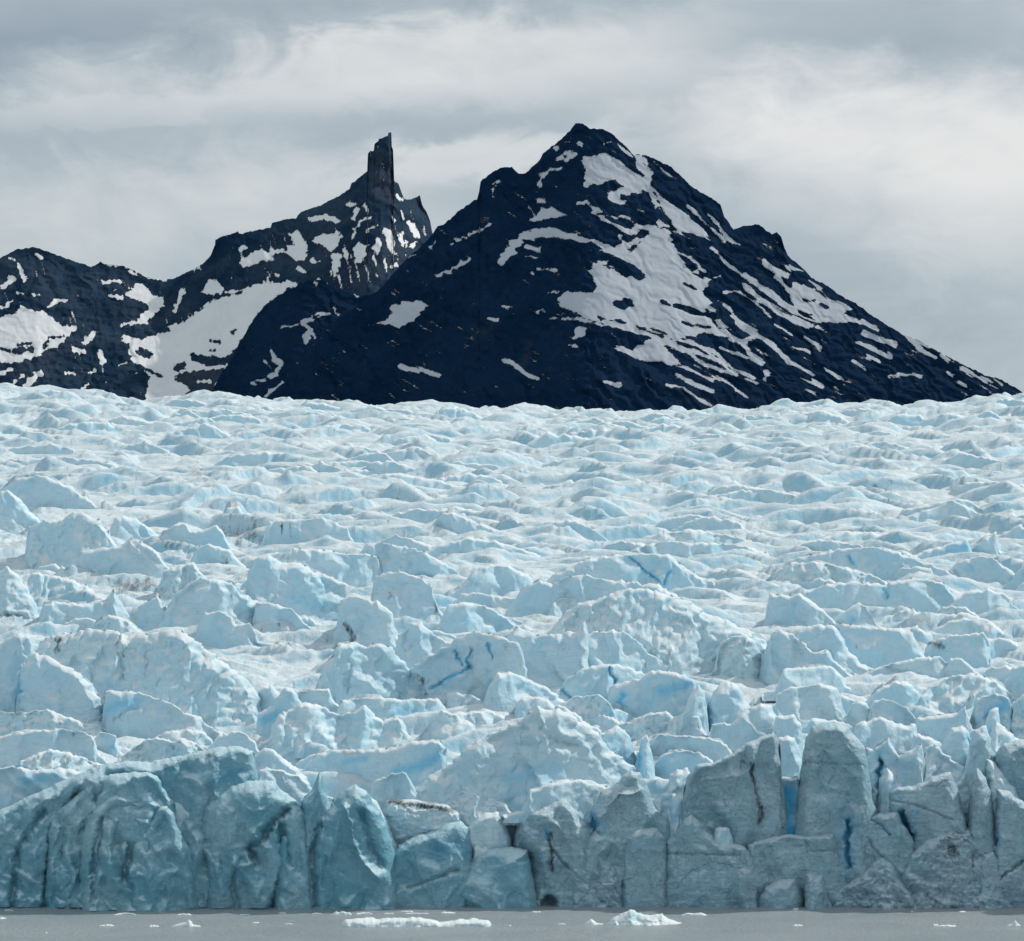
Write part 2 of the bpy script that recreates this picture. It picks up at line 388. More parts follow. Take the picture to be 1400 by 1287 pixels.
# fins: individual ice waves thrown across the slope, strongest first
R_ = np.zeros(PG.shape, np.float32)
lr = np.log(dr/673)/math.log(3150/673)*(NR-1)
N_F = 6000
for i in range(N_F):
    u = rng.random(); d0 = math.sqrt(690**2+u*((3130 if i < 4400 else 1350)**2-690**2)); p0 = rng.uniform(-190, 1590)
    far = min(1.0, max(0.0, (d0-850)/700))
    if i % 4 == 0: L = rng.uniform(15, 30)*(1+.5*far); H = rng.uniform(3.6, 6.6)*(1+.95*far)
    else: L = rng.uniform(5, 12)*(1+.7*far); H = rng.uniform(1.5, 3.6)*(1+.3*far)
    ang = rng.normal(0, .24); sf = rng.uniform(1.1, 2.8); sb = rng.uniform(.12, .34)
    x0 = (p0-700)*d0/F
    ext = 1.15*L; back = min(H/sb, 30)+3
    ra = int(math.log(max(d0-ext*.5-H, 674)/673)/math.log(3150/673)*(NR-1)); rb_ = int(math.log(min(d0+back+ext*.4, 3149)/673)/math.log(3150/673)*(NR-1))+1
    w_ = ext*F/d0
    ca = int((p0-w_+190)/1780*(NC-1)); cb = int((p0+w_+190)/1780*(NC-1))+1
    ca, cb = max(ca, 0), min(cb, NC)
    if cb-ca < 2 or rb_-ra < 2: continue
    sx_ = XG[ra:rb_, ca:cb]-x0; sy_ = DG[ra:rb_, ca:cb]-d0
    c_, s_ = math.cos(ang), math.sin(ang)
    uu = (sx_*c_+sy_*s_)/L; vv = -sx_*s_+sy_*c_
    ks = np.array([0, .55, .8, 1, .85, .5, 0])*rng.uniform(.72, 1.15, 7); pk = rng.uniform(-.25, .25)
    hu = H*np.interp(uu, [-1.05, -.7, -.35+pk*.6, pk, .35+pk*.6, .7, 1.05], ks, left=0, right=0)
    vv = vv-1.5*L*.12*np.sin(uu*2.2+p0)+.18*L*uu*uu
    prof = np.where(vv < 0, hu+vv*sf, hu-vv*sb*(1+.03*np.abs(vv)))
    sub = R_[ra:rb_, ca:cb]
    np.maximum(sub, prof, out=sub)
wx = XG+9*fbm(XG/60, DG/60, 2, 5)
far = sstep(800, 1700, DG)
# ------------------------------------------------------------------ ice ridges that stand out of the glacier (parts of it)
K, B, DI, G = 'crack', 'blue', 'dirt', 'groove'
RIDGES = [
 ([(-25,1066),(0,1050),(15,1047),(30,1050),(60,1052),(95,1050),(112,1056),(105,1080),(88,1100)],1108,'face',[(B,[(35,1068),(75,1062)],9,.5)]),
 ([(15,1053),(30,1040),(50,1030),(70,1025),(90,1028),(110,1035),(140,1045),(165,1055)],1060,'rubble',[(B,[(22,1047),(36,1051)],3,1)]),
 ([(415,1052),(432,1031),(460,1025),(500,1025),(540,1022),(565,1013),(600,1012),(610,1024),(598,1045),(565,1062)],1066,'face',[(B,[(540,1055),(585,1046),(598,1032)],8,.6),(B,[(470,1042),(500,1037)],5,.5)]),
 ([(325,1082),(345,1035),(360,1024),(372,1023),(385,1035),(405,1048),(418,1062),(424,1080)],1085,'face',[]),
 ([(335,1095),(355,1052),(370,1050),(390,1055),(415,1064),(428,1078),(434,1100)],1110,'face',[]),
 ([(570,1078),(590,1060),(615,1045),(640,1020),(670,1003),(700,990),(720,980),(735,965),(752,972),(765,968),(785,982),(805,992),(820,1003),(828,1022),(850,1037),(868,1052),(872,1085)],1098,'face',[(B,[(700,1062),(760,1050)],16,.35),(G,[(738,995),(750,1010),(790,1020)],2.5,1.0)]),
 ([(555,1090),(590,1062),(600,1066),(615,1082),(640,1085),(662,1092)],1098,'face',[]),
 ([(500,1095),(515,1066),(535,1058),(555,1057),(563,1070),(570,1085),(582,1098)],1105,'face',[]),
 ([(585,1100),(610,1085),(640,1080),(665,1090),(690,1098),(700,1110)],1112,'rubble',[(DI,[(575,1090),(600,1100)],5,.7)]),
 ([(712,1108),(725,1080),(745,1072),(770,1066),(790,1066),(812,1072),(835,1076),(842,1100)],1108,'face',[]),
 ([(786,1064),(797,1044),(800,1042),(806,1056),(812,1064)],1066,'face',[]),
 ([(806,1072),(822,1057),(845,1058),(854,1070)],1074,'face',[]),
 ([(893,1042),(910,1030),(930,1026),(955,1028),(975,1040),(985,1052)],1055,'face',[]),
 ([(886,1046),(891,1010),(900,1005),(930,1006),(960,1008),(985,1012),(998,1025),(1006,1036)],1044,'slab',[(DI,[(912,1026),(922,1024)],4,.7)]),
 ([(898,1145),(905,1085),(920,1080),(935,1092),(944,1150)],1145,'face',[(B,[(925,1120)],14,.3)]),
 ([(908,1115),(915,1060),(925,1052),(940,1050),(948,1062),(950,1110)],1122,'gully',[]),
 ([(868,1060),(876,1010),(884,1005),(890,1020),(896,1062)],1064,'face',[(K,[(872,1020),(876,1050)],2.5,1.2)]),
 ([(815,1046),(830,1000),(843,992),(855,1000),(865,1020),(873,1054)],1056,'face',[]),
 ([(368,1010),(378,977),(395,970),(405,965),(415,960),(435,962),(455,975),(465,978),(478,975),(495,965),(500,963),(510,975),(525,985),(545,980),(552,985),(560,1005)],1018,'gully',[]),
 ([(348,1008),(354,975),(375,963),(385,942),(400,941),(410,955),(418,978)],1002,'face',[(B,[(362,985),(380,975)],8,.6)]),
 ([(402,968),(410,945),(450,942),(455,955),(468,972)],974,'face',[]),
 ([(342,965),(352,945),(360,938),(372,938),(384,950)],968,'face',[]),
 ([(139,990),(144,945),(155,943),(165,946),(172,944),(188,946),(205,952),(230,960),(250,972),(270,980),(292,996)],1005,'face',[(B,[(150,970),(165,962),(185,960)],9,.55),(G,[(158,985),(172,972),(186,968)],2.5,1.2)]),
 ([(-25,980),(0,972),(15,975),(50,972),(65,970),(85,978),(110,985),(142,994)],1002,'rubble',[]),
 ([(-25,1018),(10,1003),(45,998),(80,997),(110,1000),(128,1006),(132,1026)],1044,'face',[(DI,[(100,1003),(130,1003)],4,.6)]),
 ([(118,1030),(125,1015),(138,1000),(158,1006),(163,1027)],1032,'face',[(B,[(155,1022)],5,.8)]),
 ([(150,1040),(180,1025),(200,1012),(215,1008),(235,1013),(252,1010),(278,1022)],1040,'rubble',[]),
 ([(212,1008),(235,998),(255,997),(275,1000),(290,1012)],1014,'rubble',[]),
 ([(278,1028),(300,1005),(320,1000),(335,1003),(348,1012),(356,1028)],1030,'face',[]),
 ([(455,990),(465,958),(490,955),(520,953),(550,957),(600,955),(614,978)],980,'face',[(B,[(540,975),(590,970)],6,.45)]),
 ([(572,1010),(595,975),(605,970),(620,975),(640,985),(658,1005)],1014,'gully',[]),
 ([(596,1000),(615,975),(640,973),(665,972),(690,980),(706,992)],996,'rubble',[]),
 ([(606,968),(612,945),(625,947),(645,950),(664,962)],970,'gully',[]),
 ([(656,980),(667,940),(675,925),(682,920),(695,919),(712,925),(740,937),(764,950)],980,'face',[]),
 ([(700,995),(708,960),(715,954),(735,952),(750,958),(760,970)],988,'face',[(B,[(715,975)],9,.4)]),
 ([(754,998),(758,966),(765,963),(785,975),(805,990),(830,1004)],1012,'gully',[(K,[(757,972),(755,990)],2,.8)]),
 ([(766,965),(785,952),(800,951),(820,950),(832,960),(840,975),(848,994)],988,'rubble',[(B,[(838,975)],5,.7)]),
 ([(830,1000),(845,990),(865,985),(890,975),(910,972),(925,985)],1004,'rubble',[(DI,[(855,970),(880,978)],7,.6)]),
 ([(826,972),(833,940),(850,933),(875,928),(890,918),(910,917),(930,922),(950,930),(953,948),(930,965)],970,'face',[(B,[(905,945),(935,938),(945,930)],9,.6),(B,[(845,965),(852,950)],5,.9)]),
 ([(762,958),(770,930),(790,918),(810,910),(830,908),(845,908),(865,915),(888,924)],955,'face',[(K,[(833,913),(840,934)],2.2,1.5),(K,[(770,943),(780,956)],1.8,.8)]),
 ([(921,996),(935,970),(945,950),(955,935),(965,950),(968,1000)],1008,'slab',[]),
 ([(961,990),(975,945),(985,935),(995,932),(1008,938),(1018,955),(1025,968),(1026,990)],996,'face',[(K,[(966,988),(968,1004)],3.2,1.5)]),
 ([(966,1025),(975,990),(990,988),(1000,990),(1020,970),(1040,962),(1055,965),(1064,985)],1024,'face',[]),
 ([(900,1010),(915,985),(930,977),(955,980),(968,1008)],1010,'rubble',[]),
 ([(1058,990),(1062,950),(1075,942),(1090,938),(1120,935),(1140,938),(1150,950),(1153,970),(1160,984)],988,'slab',[(G,[(1093,945),(1096,980)],1.5,.5)]),
 ([(1048,1035),(1060,980),(1085,977),(1095,990),(1098,1035)],1036,'face',[]),
 ([(1052,1060),(1062,1010),(1075,1006),(1086,1008),(1096,1030),(1100,1060)],1075,'face',[]),
 ([(1046,1120),(1060,1070),(1070,1063),(1080,1066),(1092,1063),(1104,1120)],1135,'face',[(B,[(1078,1085),(1078,1140)],16,1.0)]),
 ([(1092,996),(1110,982),(1140,985),(1165,990),(1174,1004)],1002,'face',[]),
 ([(1142,996),(1162,970),(1165,960),(1185,960),(1192,980),(1196,992)],996,'slab',[]),
 ([(1183,980),(1195,958),(1210,955),(1225,960),(1245,975),(1252,985),(1255,998)],1000,'face',[(DI,[(1248,990)],4,.9),(B,[(1225,988)],7,.4)]),
 ([(1160,1045),(1170,990),(1190,985),(1203,980),(1215,985),(1235,992),(1250,990),(1255,1005),(1264,1035)],1038,'face',[]),
 ([(1182,1100),(1184,1022),(1195,1025),(1215,1010),(1222,1022),(1228,1035),(1245,1025),(1260,1017),(1266,1085)],1095,'face',[(K,[(1203,1040),(1205,1095)],3.5,3),(B,[(1235,1060)],12,.35)]),
 ([(1196,1110),(1205,1065),(1213,1050),(1222,1062),(1236,1075),(1240,1110)],1112,'gully',[]),
 ([(1260,1090),(1265,1022),(1278,1018),(1290,1030),(1310,1045),(1325,1055),(1332,1120)],1115,'gully',[(B,[(1318,1085)],14,.7)]),
 ([(1242,1040),(1248,1003),(1270,1007),(1285,1015),(1302,1045)],1045,'slab',[]),
 ([(1286,1020),(1300,995),(1315,992),(1325,1000),(1333,1022),(1338,1060)],1060,'face',[(K,[(1325,1010),(1330,1050)],2.5,2)]),
 ([(1322,1060),(1330,1000),(1348,990),(1355,1010),(1360,1040),(1366,1100)],1100,'slab',[(B,[(1355,1070)],10,.6)]),
 ([(1350,1060),(1356,1000),(1362,985),(1375,995),(1388,1008),(1402,1016),(1410,1050)],1050,'gully',[(DI,[(1380,998),(1387,1008)],3,1)]),
 ([(1240,1005),(1255,982),(1280,978),(1310,975),(1320,965),(1328,996)],1012,'face',[]),
 ([(1176,968),(1200,942),(1215,935),(1225,930),(1240,932),(1255,945),(1264,965)],970,'face',[]),
 ([(1060,945),(1070,915),(1100,912),(1135,910),(1145,918),(1155,934)],942,'face',[]),
 ([(1036,920),(1050,875),(1065,860),(1085,868),(1100,880),(1112,892),(1130,888),(1142,905)],922,'face',[]),
 ([(1078,898),(1090,865),(1110,855),(1140,855),(1150,870),(1160,890),(1178,908)],914,'face',[(DI,[(1122,865)],5,.5)]),
 ([(1135,880),(1150,853),(1200,858),(1245,862),(1255,880),(1268,902)],902,'face',[(DI,[(1172,885)],5,.8)]),
 ([(1195,914),(1230,905),(1260,898),(1285,898),(1300,914)],920,'face',[]),
 ([(1284,918),(1300,900),(1315,900),(1334,918)],922,'face',[]),
 ([(1255,905),(1270,878),(1300,868),(1345,865),(1354,880),(1335,898)],900,'face',[(DI,[(1265,875),(1290,885)],7,.9)]),
 ([(1238,968),(1270,940),(1300,925),(1330,920),(1360,930),(1382,948)],964,'gully',[(DI,[(1310,965),(1325,955)],5,.7)]),
 ([(1326,1000),(1335,955),(1360,948),(1380,955),(1384,972),(1386,1000)],1004,'face',[(B,[(1350,975),(1372,965)],9,.7)]),
 ([(1343,1015),(1353,970),(1365,968),(1370,1010)],1014,'face',[(B,[(1358,1000)],7,.8)]),
 ([(1362,950),(1385,912),(1410,905),(1440,915),(1470,950)],952,'face',[]),
 ([(1378,1010),(1385,960),(1400,950),(1430,955),(1450,1000)],1010,'rubble',[]),
 ([(-30,978),(-10,890),(10,872),(28,865),(40,872),(50,892),(56,974)],975,'face',[(B,[(22,900),(18,930)],10,.35)]),
 ([(21,980),(28,912),(40,897),(50,892),(60,895),(85,908),(110,922),(125,935),(135,950),(142,990)],988,'face',[(K,[(24,925),(27,945),(20,968)],4,2.0)]),
 ([(40,905),(60,872),(100,865),(120,860),(155,862),(175,870),(215,865),(230,860),(250,862),(270,880),(300,900),(330,925),(350,942),(362,975)],978,'gully',[(DI,[(80,875),(80,890)],5,1),(DI,[(168,882),(169,897)],2.5,1),(G,[(160,870),(168,930)],2,1.2)]),
 ([(264,876),(275,850),(280,838),(300,835),(315,842),(322,855),(340,852),(354,878)],874,'face',[(B,[(300,862)],7,.35)]),
 ([(115,866),(135,848),(150,842),(165,843),(185,856)],866,'rubble',[]),
 ([(212,862),(235,820),(252,800),(270,792),(290,790),(318,797),(330,812),(345,820),(365,825),(390,832),(404,846)],860,'face',[(DI,[(315,815)],5,.4)]),
 ([(176,862),(190,830),(215,815),(225,825),(230,850)],858,'face',[(DI,[(225,820)],8,.8)]),
 ([(50,856),(60,825),(80,822),(110,825),(145,820),(155,805),(165,822),(182,852)],856,'face',[]),
 ([(-30,860),(-10,785),(10,775),(25,790),(40,810),(60,852)],854,'gully',[(DI,[(10,840),(30,845)],7,.7)]),
 ([(100,802),(108,755),(130,750),(165,748),(180,735),(195,742),(215,755),(232,778)],794,'face',[(DI,[(92,762)],8,1),(DI,[(122,772)],4,.5)]),
 ([(30,786),(40,722),(60,712),(85,712),(100,700),(115,702),(135,712),(150,725),(160,750)],778,'gully',[]),
 ([(140,748),(155,710),(170,705),(190,712),(224,736)],744,'face',[]),
 ([(-25,730),(-10,675),(10,670),(30,685),(54,712)],726,'face',[]),
 ([(212,750),(222,725),(240,718),(255,716),(262,727),(275,725),(295,718),(305,725),(316,750)],750,'face',[(DI,[(285,722)],3,.6)]),
 ([(256,778),(270,750),(285,745),(305,750),(315,752),(330,770)],782,'face',[(DI,[(308,768)],9,.8)]),
 ([(298,728),(310,695),(325,692),(335,705),(350,716)],726,'face',[]),
 ([(212,826),(222,780),(240,775),(255,770),(265,768),(278,785),(290,806)],816,'rubble',[(DI,[(205,795),(215,785)],8,.8)]),
 ([(-30,820),(10,790),(50,783),(90,790),(120,800),(135,815)],820,'gully',[(DI,[(60,812),(120,820)],12,.4)]),
 ([(332,850),(340,780),(352,762),(365,758),(385,768),(415,770),(430,780),(450,788),(470,798),(476,812),(484,840)],850,'face',[(DI,[(412,818)],6,.5),(B,[(400,820),(440,830)],12,.35)]),
 ([(388,786),(400,750),(425,750),(450,752),(470,757),(500,757),(517,762),(523,792)],798,'face',[]),
 ([(478,780),(500,745),(520,742),(550,748),(575,752),(600,765),(620,778),(640,798)],796,'face',[(DI,[(523,780)],4,.6)]),
 ([(356,745),(368,712),(400,710),(425,710),(440,708),(455,712),(475,722),(486,744)],744,'face',[(DI,[(385,715),(386,730)],3,.9),(DI,[(396,712),(397,735)],2.5,.6)]),
 ([(505,850),(512,788),(530,782),(550,782),(575,790),(590,803),(597,825),(606,840)],850,'face',[(DI,[(534,815)],7,.9),(DI,[(512,810)],5,.8)]),
 ([(456,880),(465,820),(480,815),(490,815),(500,820),(520,822),(535,840),(542,870)],882,'face',[(DI,[(473,855),(482,875)],6,1)]),
 ([(342,872),(350,825),(375,825),(400,833),(416,850)],862,'face',[]),
 ([(340,846),(350,788),(365,790),(378,800),(388,815),(396,840)],842,'face',[(DI,[(386,824)],5,1)]),
 ([(594,866),(612,828),(630,823),(650,825),(670,832),(694,846)],866,'face',[(B,[(640,850)],12,.35)]),
 ([(614,828),(630,812),(650,810),(680,815),(724,822)],830,'face',[]),
 ([(630,800),(650,778),(670,772),(700,775),(720,785),(744,806)],814,'face',[(B,[(650,795)],9,.35)]),
 ([(590,722),(605,702),(620,700),(640,710),(670,722),(704,734)],736,'face',[(DI,[(622,711)],3,.8)]),
 ([(421,965),(445,905),(455,895),(460,880),(485,878),(500,885),(510,880),(530,882),(550,900),(560,915),(566,950)],958,'slab',[(G,[(480,905),(473,945)],3,1.4),(DI,[(478,930)],6,.5)]),
 ([(536,962),(555,920),(575,905),(600,890),(625,872),(650,863),(680,868),(710,880),(718,905),(722,945)],956,'slab',[(K,[(622,890),(632,910)],1.8,1.2),(K,[(642,890),(640,912)],2.2,1.2),(K,[(642,912),(615,928),(592,941)],2.6,1.0),(K,[(666,880),(673,900)],1.8,.8),(DI,[(575,925),(582,950)],9,.7)]),
 ([(526,918),(545,870),(560,853),(575,850),(590,865),(600,872),(620,882)],918,'face',[(DI,[(560,885)],3,.7)]),
 ([(686,940),(690,870),(705,858),(735,868),(770,866),(790,862),(800,850),(806,925)],940,'face',[(DI,[(772,890)],7,.4)]),
 ([(784,922),(797,870),(815,863),(845,862),(860,866),(880,885),(900,900),(930,918)],922,'slab',[]),
 ([(732,885),(770,840),(790,825),(820,818),(850,806),(880,804),(920,815),(945,825),(970,840),(1000,850),(1030,865),(1050,880),(1066,915)],918,'gully',[(DI,[(912,880),(912,900)],10,.5),(DI,[(930,840),(940,850)],14,.4)]),
 ([(974,920),(985,880),(1000,870),(1020,868),(1032,878),(1040,895),(1056,915)],918,'rubble',[]),
 ([(690,845),(712,805),(740,792),(755,800),(770,790),(800,785),(820,792),(860,795),(900,800),(930,816)],845,'face',[]),
 ([(748,846),(755,825),(770,817),(790,818),(794,836)],846,'rubble',[]),
 ([(734,800),(770,780),(800,765),(840,758),(880,757),(915,758),(935,775),(960,790),(1004,800)],808,'face',[(K,[(860,762),(882,780),(900,797)],1.8,1.2),(K,[(915,782),(909,798)],2.6,1)]),
 ([(810,764),(830,745),(850,740),(875,742),(914,758)],764,'face',[]),
 ([(862,752),(900,740),(960,742),(1010,745),(1054,758)],764,'face',[]),
 ([(738,734),(760,714),(775,710),(795,715),(820,730)],734,'face',[]),
 ([(884,724),(915,707),(950,703),(980,710)],724,'face',[]),
 ([(912,728),(950,710),(975,706),(1014,716)],728,'face',[]),
 ([(1044,778),(1100,760),(1150,750),(1200,748),(1230,755),(1250,765),(1294,780)],792,'face',[(K,[(1160,760),(1166,772)],2,.8)]),
 ([(1044,794),(1080,770),(1120,768),(1150,775),(1190,785),(1214,798)],800,'rubble',[]),
 ([(1222,794),(1230,778),(1250,776),(1273,776),(1277,792)],796,'face',[]),
 ([(1230,764),(1260,755),(1290,745),(1322,738),(1328,754)],764,'face',[(B,[(1295,755),(1320,747)],7,.5)]),
 ([(1322,758),(1345,735),(1362,728),(1366,752)],760,'face',[]),
 ([(1280,792),(1310,768),(1340,760),(1355,762),(1375,775),(1400,792)],794,'face',[(B,[(1325,778)],8,.4)]),
 ([(1044,856),(1052,812),(1080,815),(1095,812),(1115,825),(1140,848)],856,'face',[]),
 ([(1130,856),(1155,835),(1175,824),(1185,830),(1200,854)],856,'face',[(B,[(1165,848)],7,.6)]),
 ([(1084,822),(1130,798),(1170,795),(1210,800),(1250,790),(1290,797),(1308,818)],834,'slab',[(K,[(1207,805),(1212,817)],2.2,.8)]),
 ([(1296,832),(1320,810),(1350,805),(1375,812),(1394,836)],840,'face',[]),
 ([(1264,850),(1290,830),(1320,830),(1345,848)],850,'rubble',[]),
 ([(-30,700),(20,655),(60,650),(100,668),(130,690)],698,'face',[]),
 ([(560,770),(600,745),(640,735),(690,742),(740,760)],768,'face',[]),
 ([(1380,795),(1410,760),(1450,765),(1480,800)],800,'face',[]),
]
def ridge_dims(p, foot, st):
    D0 = d_at(foot+4, p[len(p)//2][0]); hp = foot+4-min(y for _, y in p); H = hp*D0/F
    lean = {'face': .38, 'slab': .22, 'gully': .62, 'rubble': .55}[st]; Tt = min(1.6, .12*H+.4)
    return D0, hp, H, lean, Tt, D0+lean*H+Tt
def ridge_yaw(i, p, D0):
    r = np.random.default_rng(5000+i); W = (p[-1][0]-p[0][0])*D0/F
    y = r.choice([-1, 1], p=[.45, .55])*r.uniform(.12, .65); y = float(np.clip(y, -8/W*2, 8/W*2))
    return y, float(r.uniform(-.09, .05)*W)
def random_ridges():
    r = np.random.default_rng(77); out = []
    for k in range(165):
        near = k < 45
        d = r.uniform(720, 1150) if near else math.sqrt(r.uniform(1150**2, 2950**2))
        px = r.uniform(-150, 1550); W = r.uniform(9, 22) if near else r.uniform(22, 62); w = W*F/d
        h = w*r.uniform(.16, .34) if near else min(w*r.uniform(.11, .24), 26*900/d+8)
        n = int(r.integers(5, 9)); u = np.sort(r.uniform(.06, .94, n)); pk = r.uniform(.2, .8)
        env = np.where(u < pk, u/pk, (1-u)/(1-pk))**r.uniform(.45, .9)
        yy = env*r.uniform(.72, 1.08, n); foot = float(base_py(d, px))+1
        out.append(([(px-w/2, foot)]+[(px-w/2+w*a, foot-h*b) for a, b in zip(u, yy)]+[(px+w/2, foot)], foot, str(r.choice(['face', 'face', 'slab', 'gully'])), []))
    return out
RIDGES += random_ridges()
def tails(p, foot):
    """ridge crests run out into the surface with long low tails"""
    (x0, y0), (x1, y1) = p[0], p[-1]; h = foot-min(y for _, y in p); q = list(p)
    if foot-y0 < .75*h: q = [(x0-.9*h, foot+7), (x0-.45*h, foot-.35*(foot-y0)*.6)]+q if False else [(x0-.55*h, foot+6)]+q
    else: q = [(x0-.5*h, foot+6)]+q
    q = q+[(x1+.5*h, foot+6)]
    return q
far = sstep(800, 1700, DG)
for i_, (p, foot, st, mk) in enumerate(RIDGES):
    far_ = foot < 720
    D0, hp, H, lean, Tt, Dc = ridge_dims(p, foot, st)
    xs = [q[0] for q in p]; ys = [q[1] for q in p]; tl = .9*hp
    xs = [xs[0]-tl]+xs+[xs[-1]+tl]; ys = [foot+8]+ys+[foot+8]
    c0, c1 = np.searchsorted(pc, xs[0]), np.searchsorted(pc, xs[-1]); bk = H*4.5
    r0, r1 = np.searchsorted(dr, Dc+.6), np.searchsorted(dr, Dc+bk)
    if c1-c0 < 2 or r1-r0 < 1: continue
    zc = HC+(HY-np.interp(pc[c0:c1], xs, ys))*(Dc-ridge_yaw(i_, p, D0)[0]*(pc[c0:c1]-.5*(xs[0]+xs[-1]))*D0/F)/F
    yw, bo = ridge_yaw(i_, p, D0); xm_ = .5*(xs[0]+xs[-1])
    xx_ = (pc[c0:c1]-xm_)*D0/F; Dcol = Dc-yw*xx_-bo*(xx_/max(1.0, abs(xx_).max()))**2
    r0 = max(r0-14, 0); dd_ = dr[r0:r1][:, None]-Dcol[None]
    t_ = dd_/bk
    zt = np.where(dd_ > .9, zc[None]+(HC-HY*0)*0-.35-t_*(H*.9)-.02*dd_, -99)
    rel_ = (zt-(Bz[r0:r1, c0:c1]-2.5))/.95
    sub = R_[r0:r1, c0:c1]; np.maximum(sub, rel_, out=sub)
Zg = Bz-2.5+R_*.95+(1.6+1.4*far)*(ridged(wx/85, DG/34, 2, 11)-.6)*2.0+(.75-.2*far)*fbm(XG/14, DG/7, 3, 14)+(.35-.2*far)*fbm(XG/3.2, DG/2.6, 2, 17)
Zg = Zg+sstep(0, 1, far)*2.2*fbm(XG/120, DG/70, 2, 19)*2
Zg[0] = -3.0
# silt and debris on the surface (photo spots with their spread), plus scattered pockets
dirt = np.zeros(PG.shape, np.float32)
pyg = HY-(Zg-HC)*F/DG
SPOTS = [(150, 700, 26, .5), (60, 830, 26, .5), (330, 790, 22, .5), (420, 850, 20, .4), (300, 690, 30, .4), (40, 640, 40, .35), (90, 765, 14, .9), (270, 650, 9, 1), (175, 800, 16, 1), (205, 800, 12, 1), (240, 745, 14, .9), (340, 730, 16, 1), (375, 725, 14, 1), (360, 735, 10, 1),
         (315, 725, 10, .8), (80, 882, 9, 1), (385, 825, 8, 1), (480, 865, 12, 1), (380, 880, 10, .8), (530, 815, 8, .8), (545, 680, 6, 1), (575, 945, 12, .5),
         (160, 845, 20, .4), (20, 840, 14, .8), (30, 725, 16, .9), (990, 672, 8, 1), (1200, 665, 10, .9), (1260, 875, 12, .9), (1290, 880, 14, .8), (1310, 695, 12, .7),
         (1210, 705, 6, .9), (1350, 640, 10, .7), (1360, 690, 10, .6), (820, 705, 12, .6), (100, 640, 40, .25), (250, 600, 60, .25), (180, 640, 40, .25), (560, 740, 20, .5),
         (460, 705, 30, .4), (400, 690, 22, .5), (1380, 575, 8, .8), (620, 640, 20, .3), (230, 930, 22, .4), (430, 940, 20, .6), (860, 965, 14, .5), (1010, 620, 20, .35)]
for (a, b, r, k) in SPOTS:
    c0 = np.searchsorted(pc, a-3*r); c1 = np.searchsorted(pc, a+3*r)
    if c1 <= c0: continue
    d = np.hypot((PG[:, c0:c1]-a)/1.6, (pyg[:, c0:c1]-b)*1.3)*(1+1.1*fbm(PG[:, c0:c1]/11, pyg[:, c0:c1]/5, 3, 29))
    dirt[:, c0:c1] = np.maximum(dirt[:, c0:c1], k*np.exp(-(d/r)**2))
pocket = sstep(.42, .85, fbm(XG/42, DG/30, 4, 23))*sstep(.25, .0, R_/6)
leftw = sstep(950, 150, PG)*.65+.35
dirt = np.maximum(dirt, pocket*leftw*1.0)
blue = np.zeros_like(dirt)+sstep(.5, 1.0, fbm(XG/55, DG/40, 3, 27))*.16
Zb = Zg.copy()
extra = []
for k, (dd, dz) in enumerate([(40, 14), (120, 50), (300, 170)]): extra.append((3150+dd, dz))
XE = np.stack([(pc-700)*3150/F for _ in extra]); YE = np.stack([np.full(NC, a) for a, _ in extra]); ZE = np.stack([Zg[-1]-b for _, b in extra])
zz = np.zeros((3, NC), np.float32)
GX, GY, GZ = np.concatenate([XG, XE]), np.concatenate([DG, YE]), np.concatenate([Zg, ZE])
GB, GD = np.concatenate([blue, zz]), np.concatenate([dirt, zz])
def flank(sign):      # the glacier goes on beyond the sides of the view
    off = np.cumsum(np.linspace(6, 34, 34))[None, :]; e_ = 1590 if sign > 0 else -190; col = -1 if sign > 0 else 0
    px_ = e_+sign*off; Y_ = np.repeat(GY[:, :1], 34, 1); X_ = (px_-700)*Y_/F
    k_ = np.exp(-off/30.0); rel_ = 5.5*(ridged(X_/34, Y_/17, 3, 11)-.45)+1.2*fbm(X_/9, Y_/7, 2, 14)
    Z_ = base_z(Y_, px_); Z_[-3:] = GZ[-3:, col][:, None]; edge = (GZ[:, col]-np.where(Y_[:, 0] > 3150, GZ[:, col], base_z(Y_[:, 0], e_)))[:, None]
    Z_ = Z_+edge*k_+rel_*(1-k_)*(Y_ < 3150); Z_[0] = -3.0
    o_ = slice(None, None, -1) if sign < 0 else slice(None)
    return [a[:, o_] for a in (X_, Y_, Z_, Z_*0)]
lf, rf = flank(-1), flank(1)
glacier = grid_mesh('glacier', np.concatenate([lf[0], GX, rf[0]], 1), np.concatenate([lf[1], GY, rf[1]], 1), np.concatenate([lf[2], GZ, rf[2]], 1), M_field,
                    {'blue': np.concatenate([lf[3], GB, rf[3]], 1), 'dirt': np.concatenate([lf[3], GD, rf[3]], 1)}, origin=False)
tag(glacier, kind='structure')
def surf(px, d):
    c = int(np.clip((px+190)/1780*(NC-1), 0, NC-1)); r = int(np.clip(math.log(max(d, 673)/673)/math.log(3150/673)*(NR-1), 0, NR-1)); return Zb[r, c]

for i, (p, foot, st, mk) in enumerate(RIDGES):
    D0, hp, H, lean, Tt, Dc = ridge_dims(p, foot, st)
    step = 2.0 if i < 124 else 2.6
    sheet('ice_ridge', tails(p, foot), Dc, foot+13+.1*hp, M_ridge, T_=Tt, R=max(2.0, .06*hp), step=step, lean=lean, relief={'face': .95, 'slab': .9, 'gully': 1.0, 'rubble': 1.0}[st]*min(1, H/9+.3),
          style=st, yaw=ridge_yaw(i, p, D0)[0], bow=ridge_yaw(i, p, D0)[1], jitter=2.0, back=max(5, H*1.3), drop=1.0, rows=int(np.clip(hp/2.0, 9, 46)), marks=mk, seed=i+3, parent=glacier, brows=4, blue=.10 if st == 'face' else 0.0, warp=1.5+.03*hp)

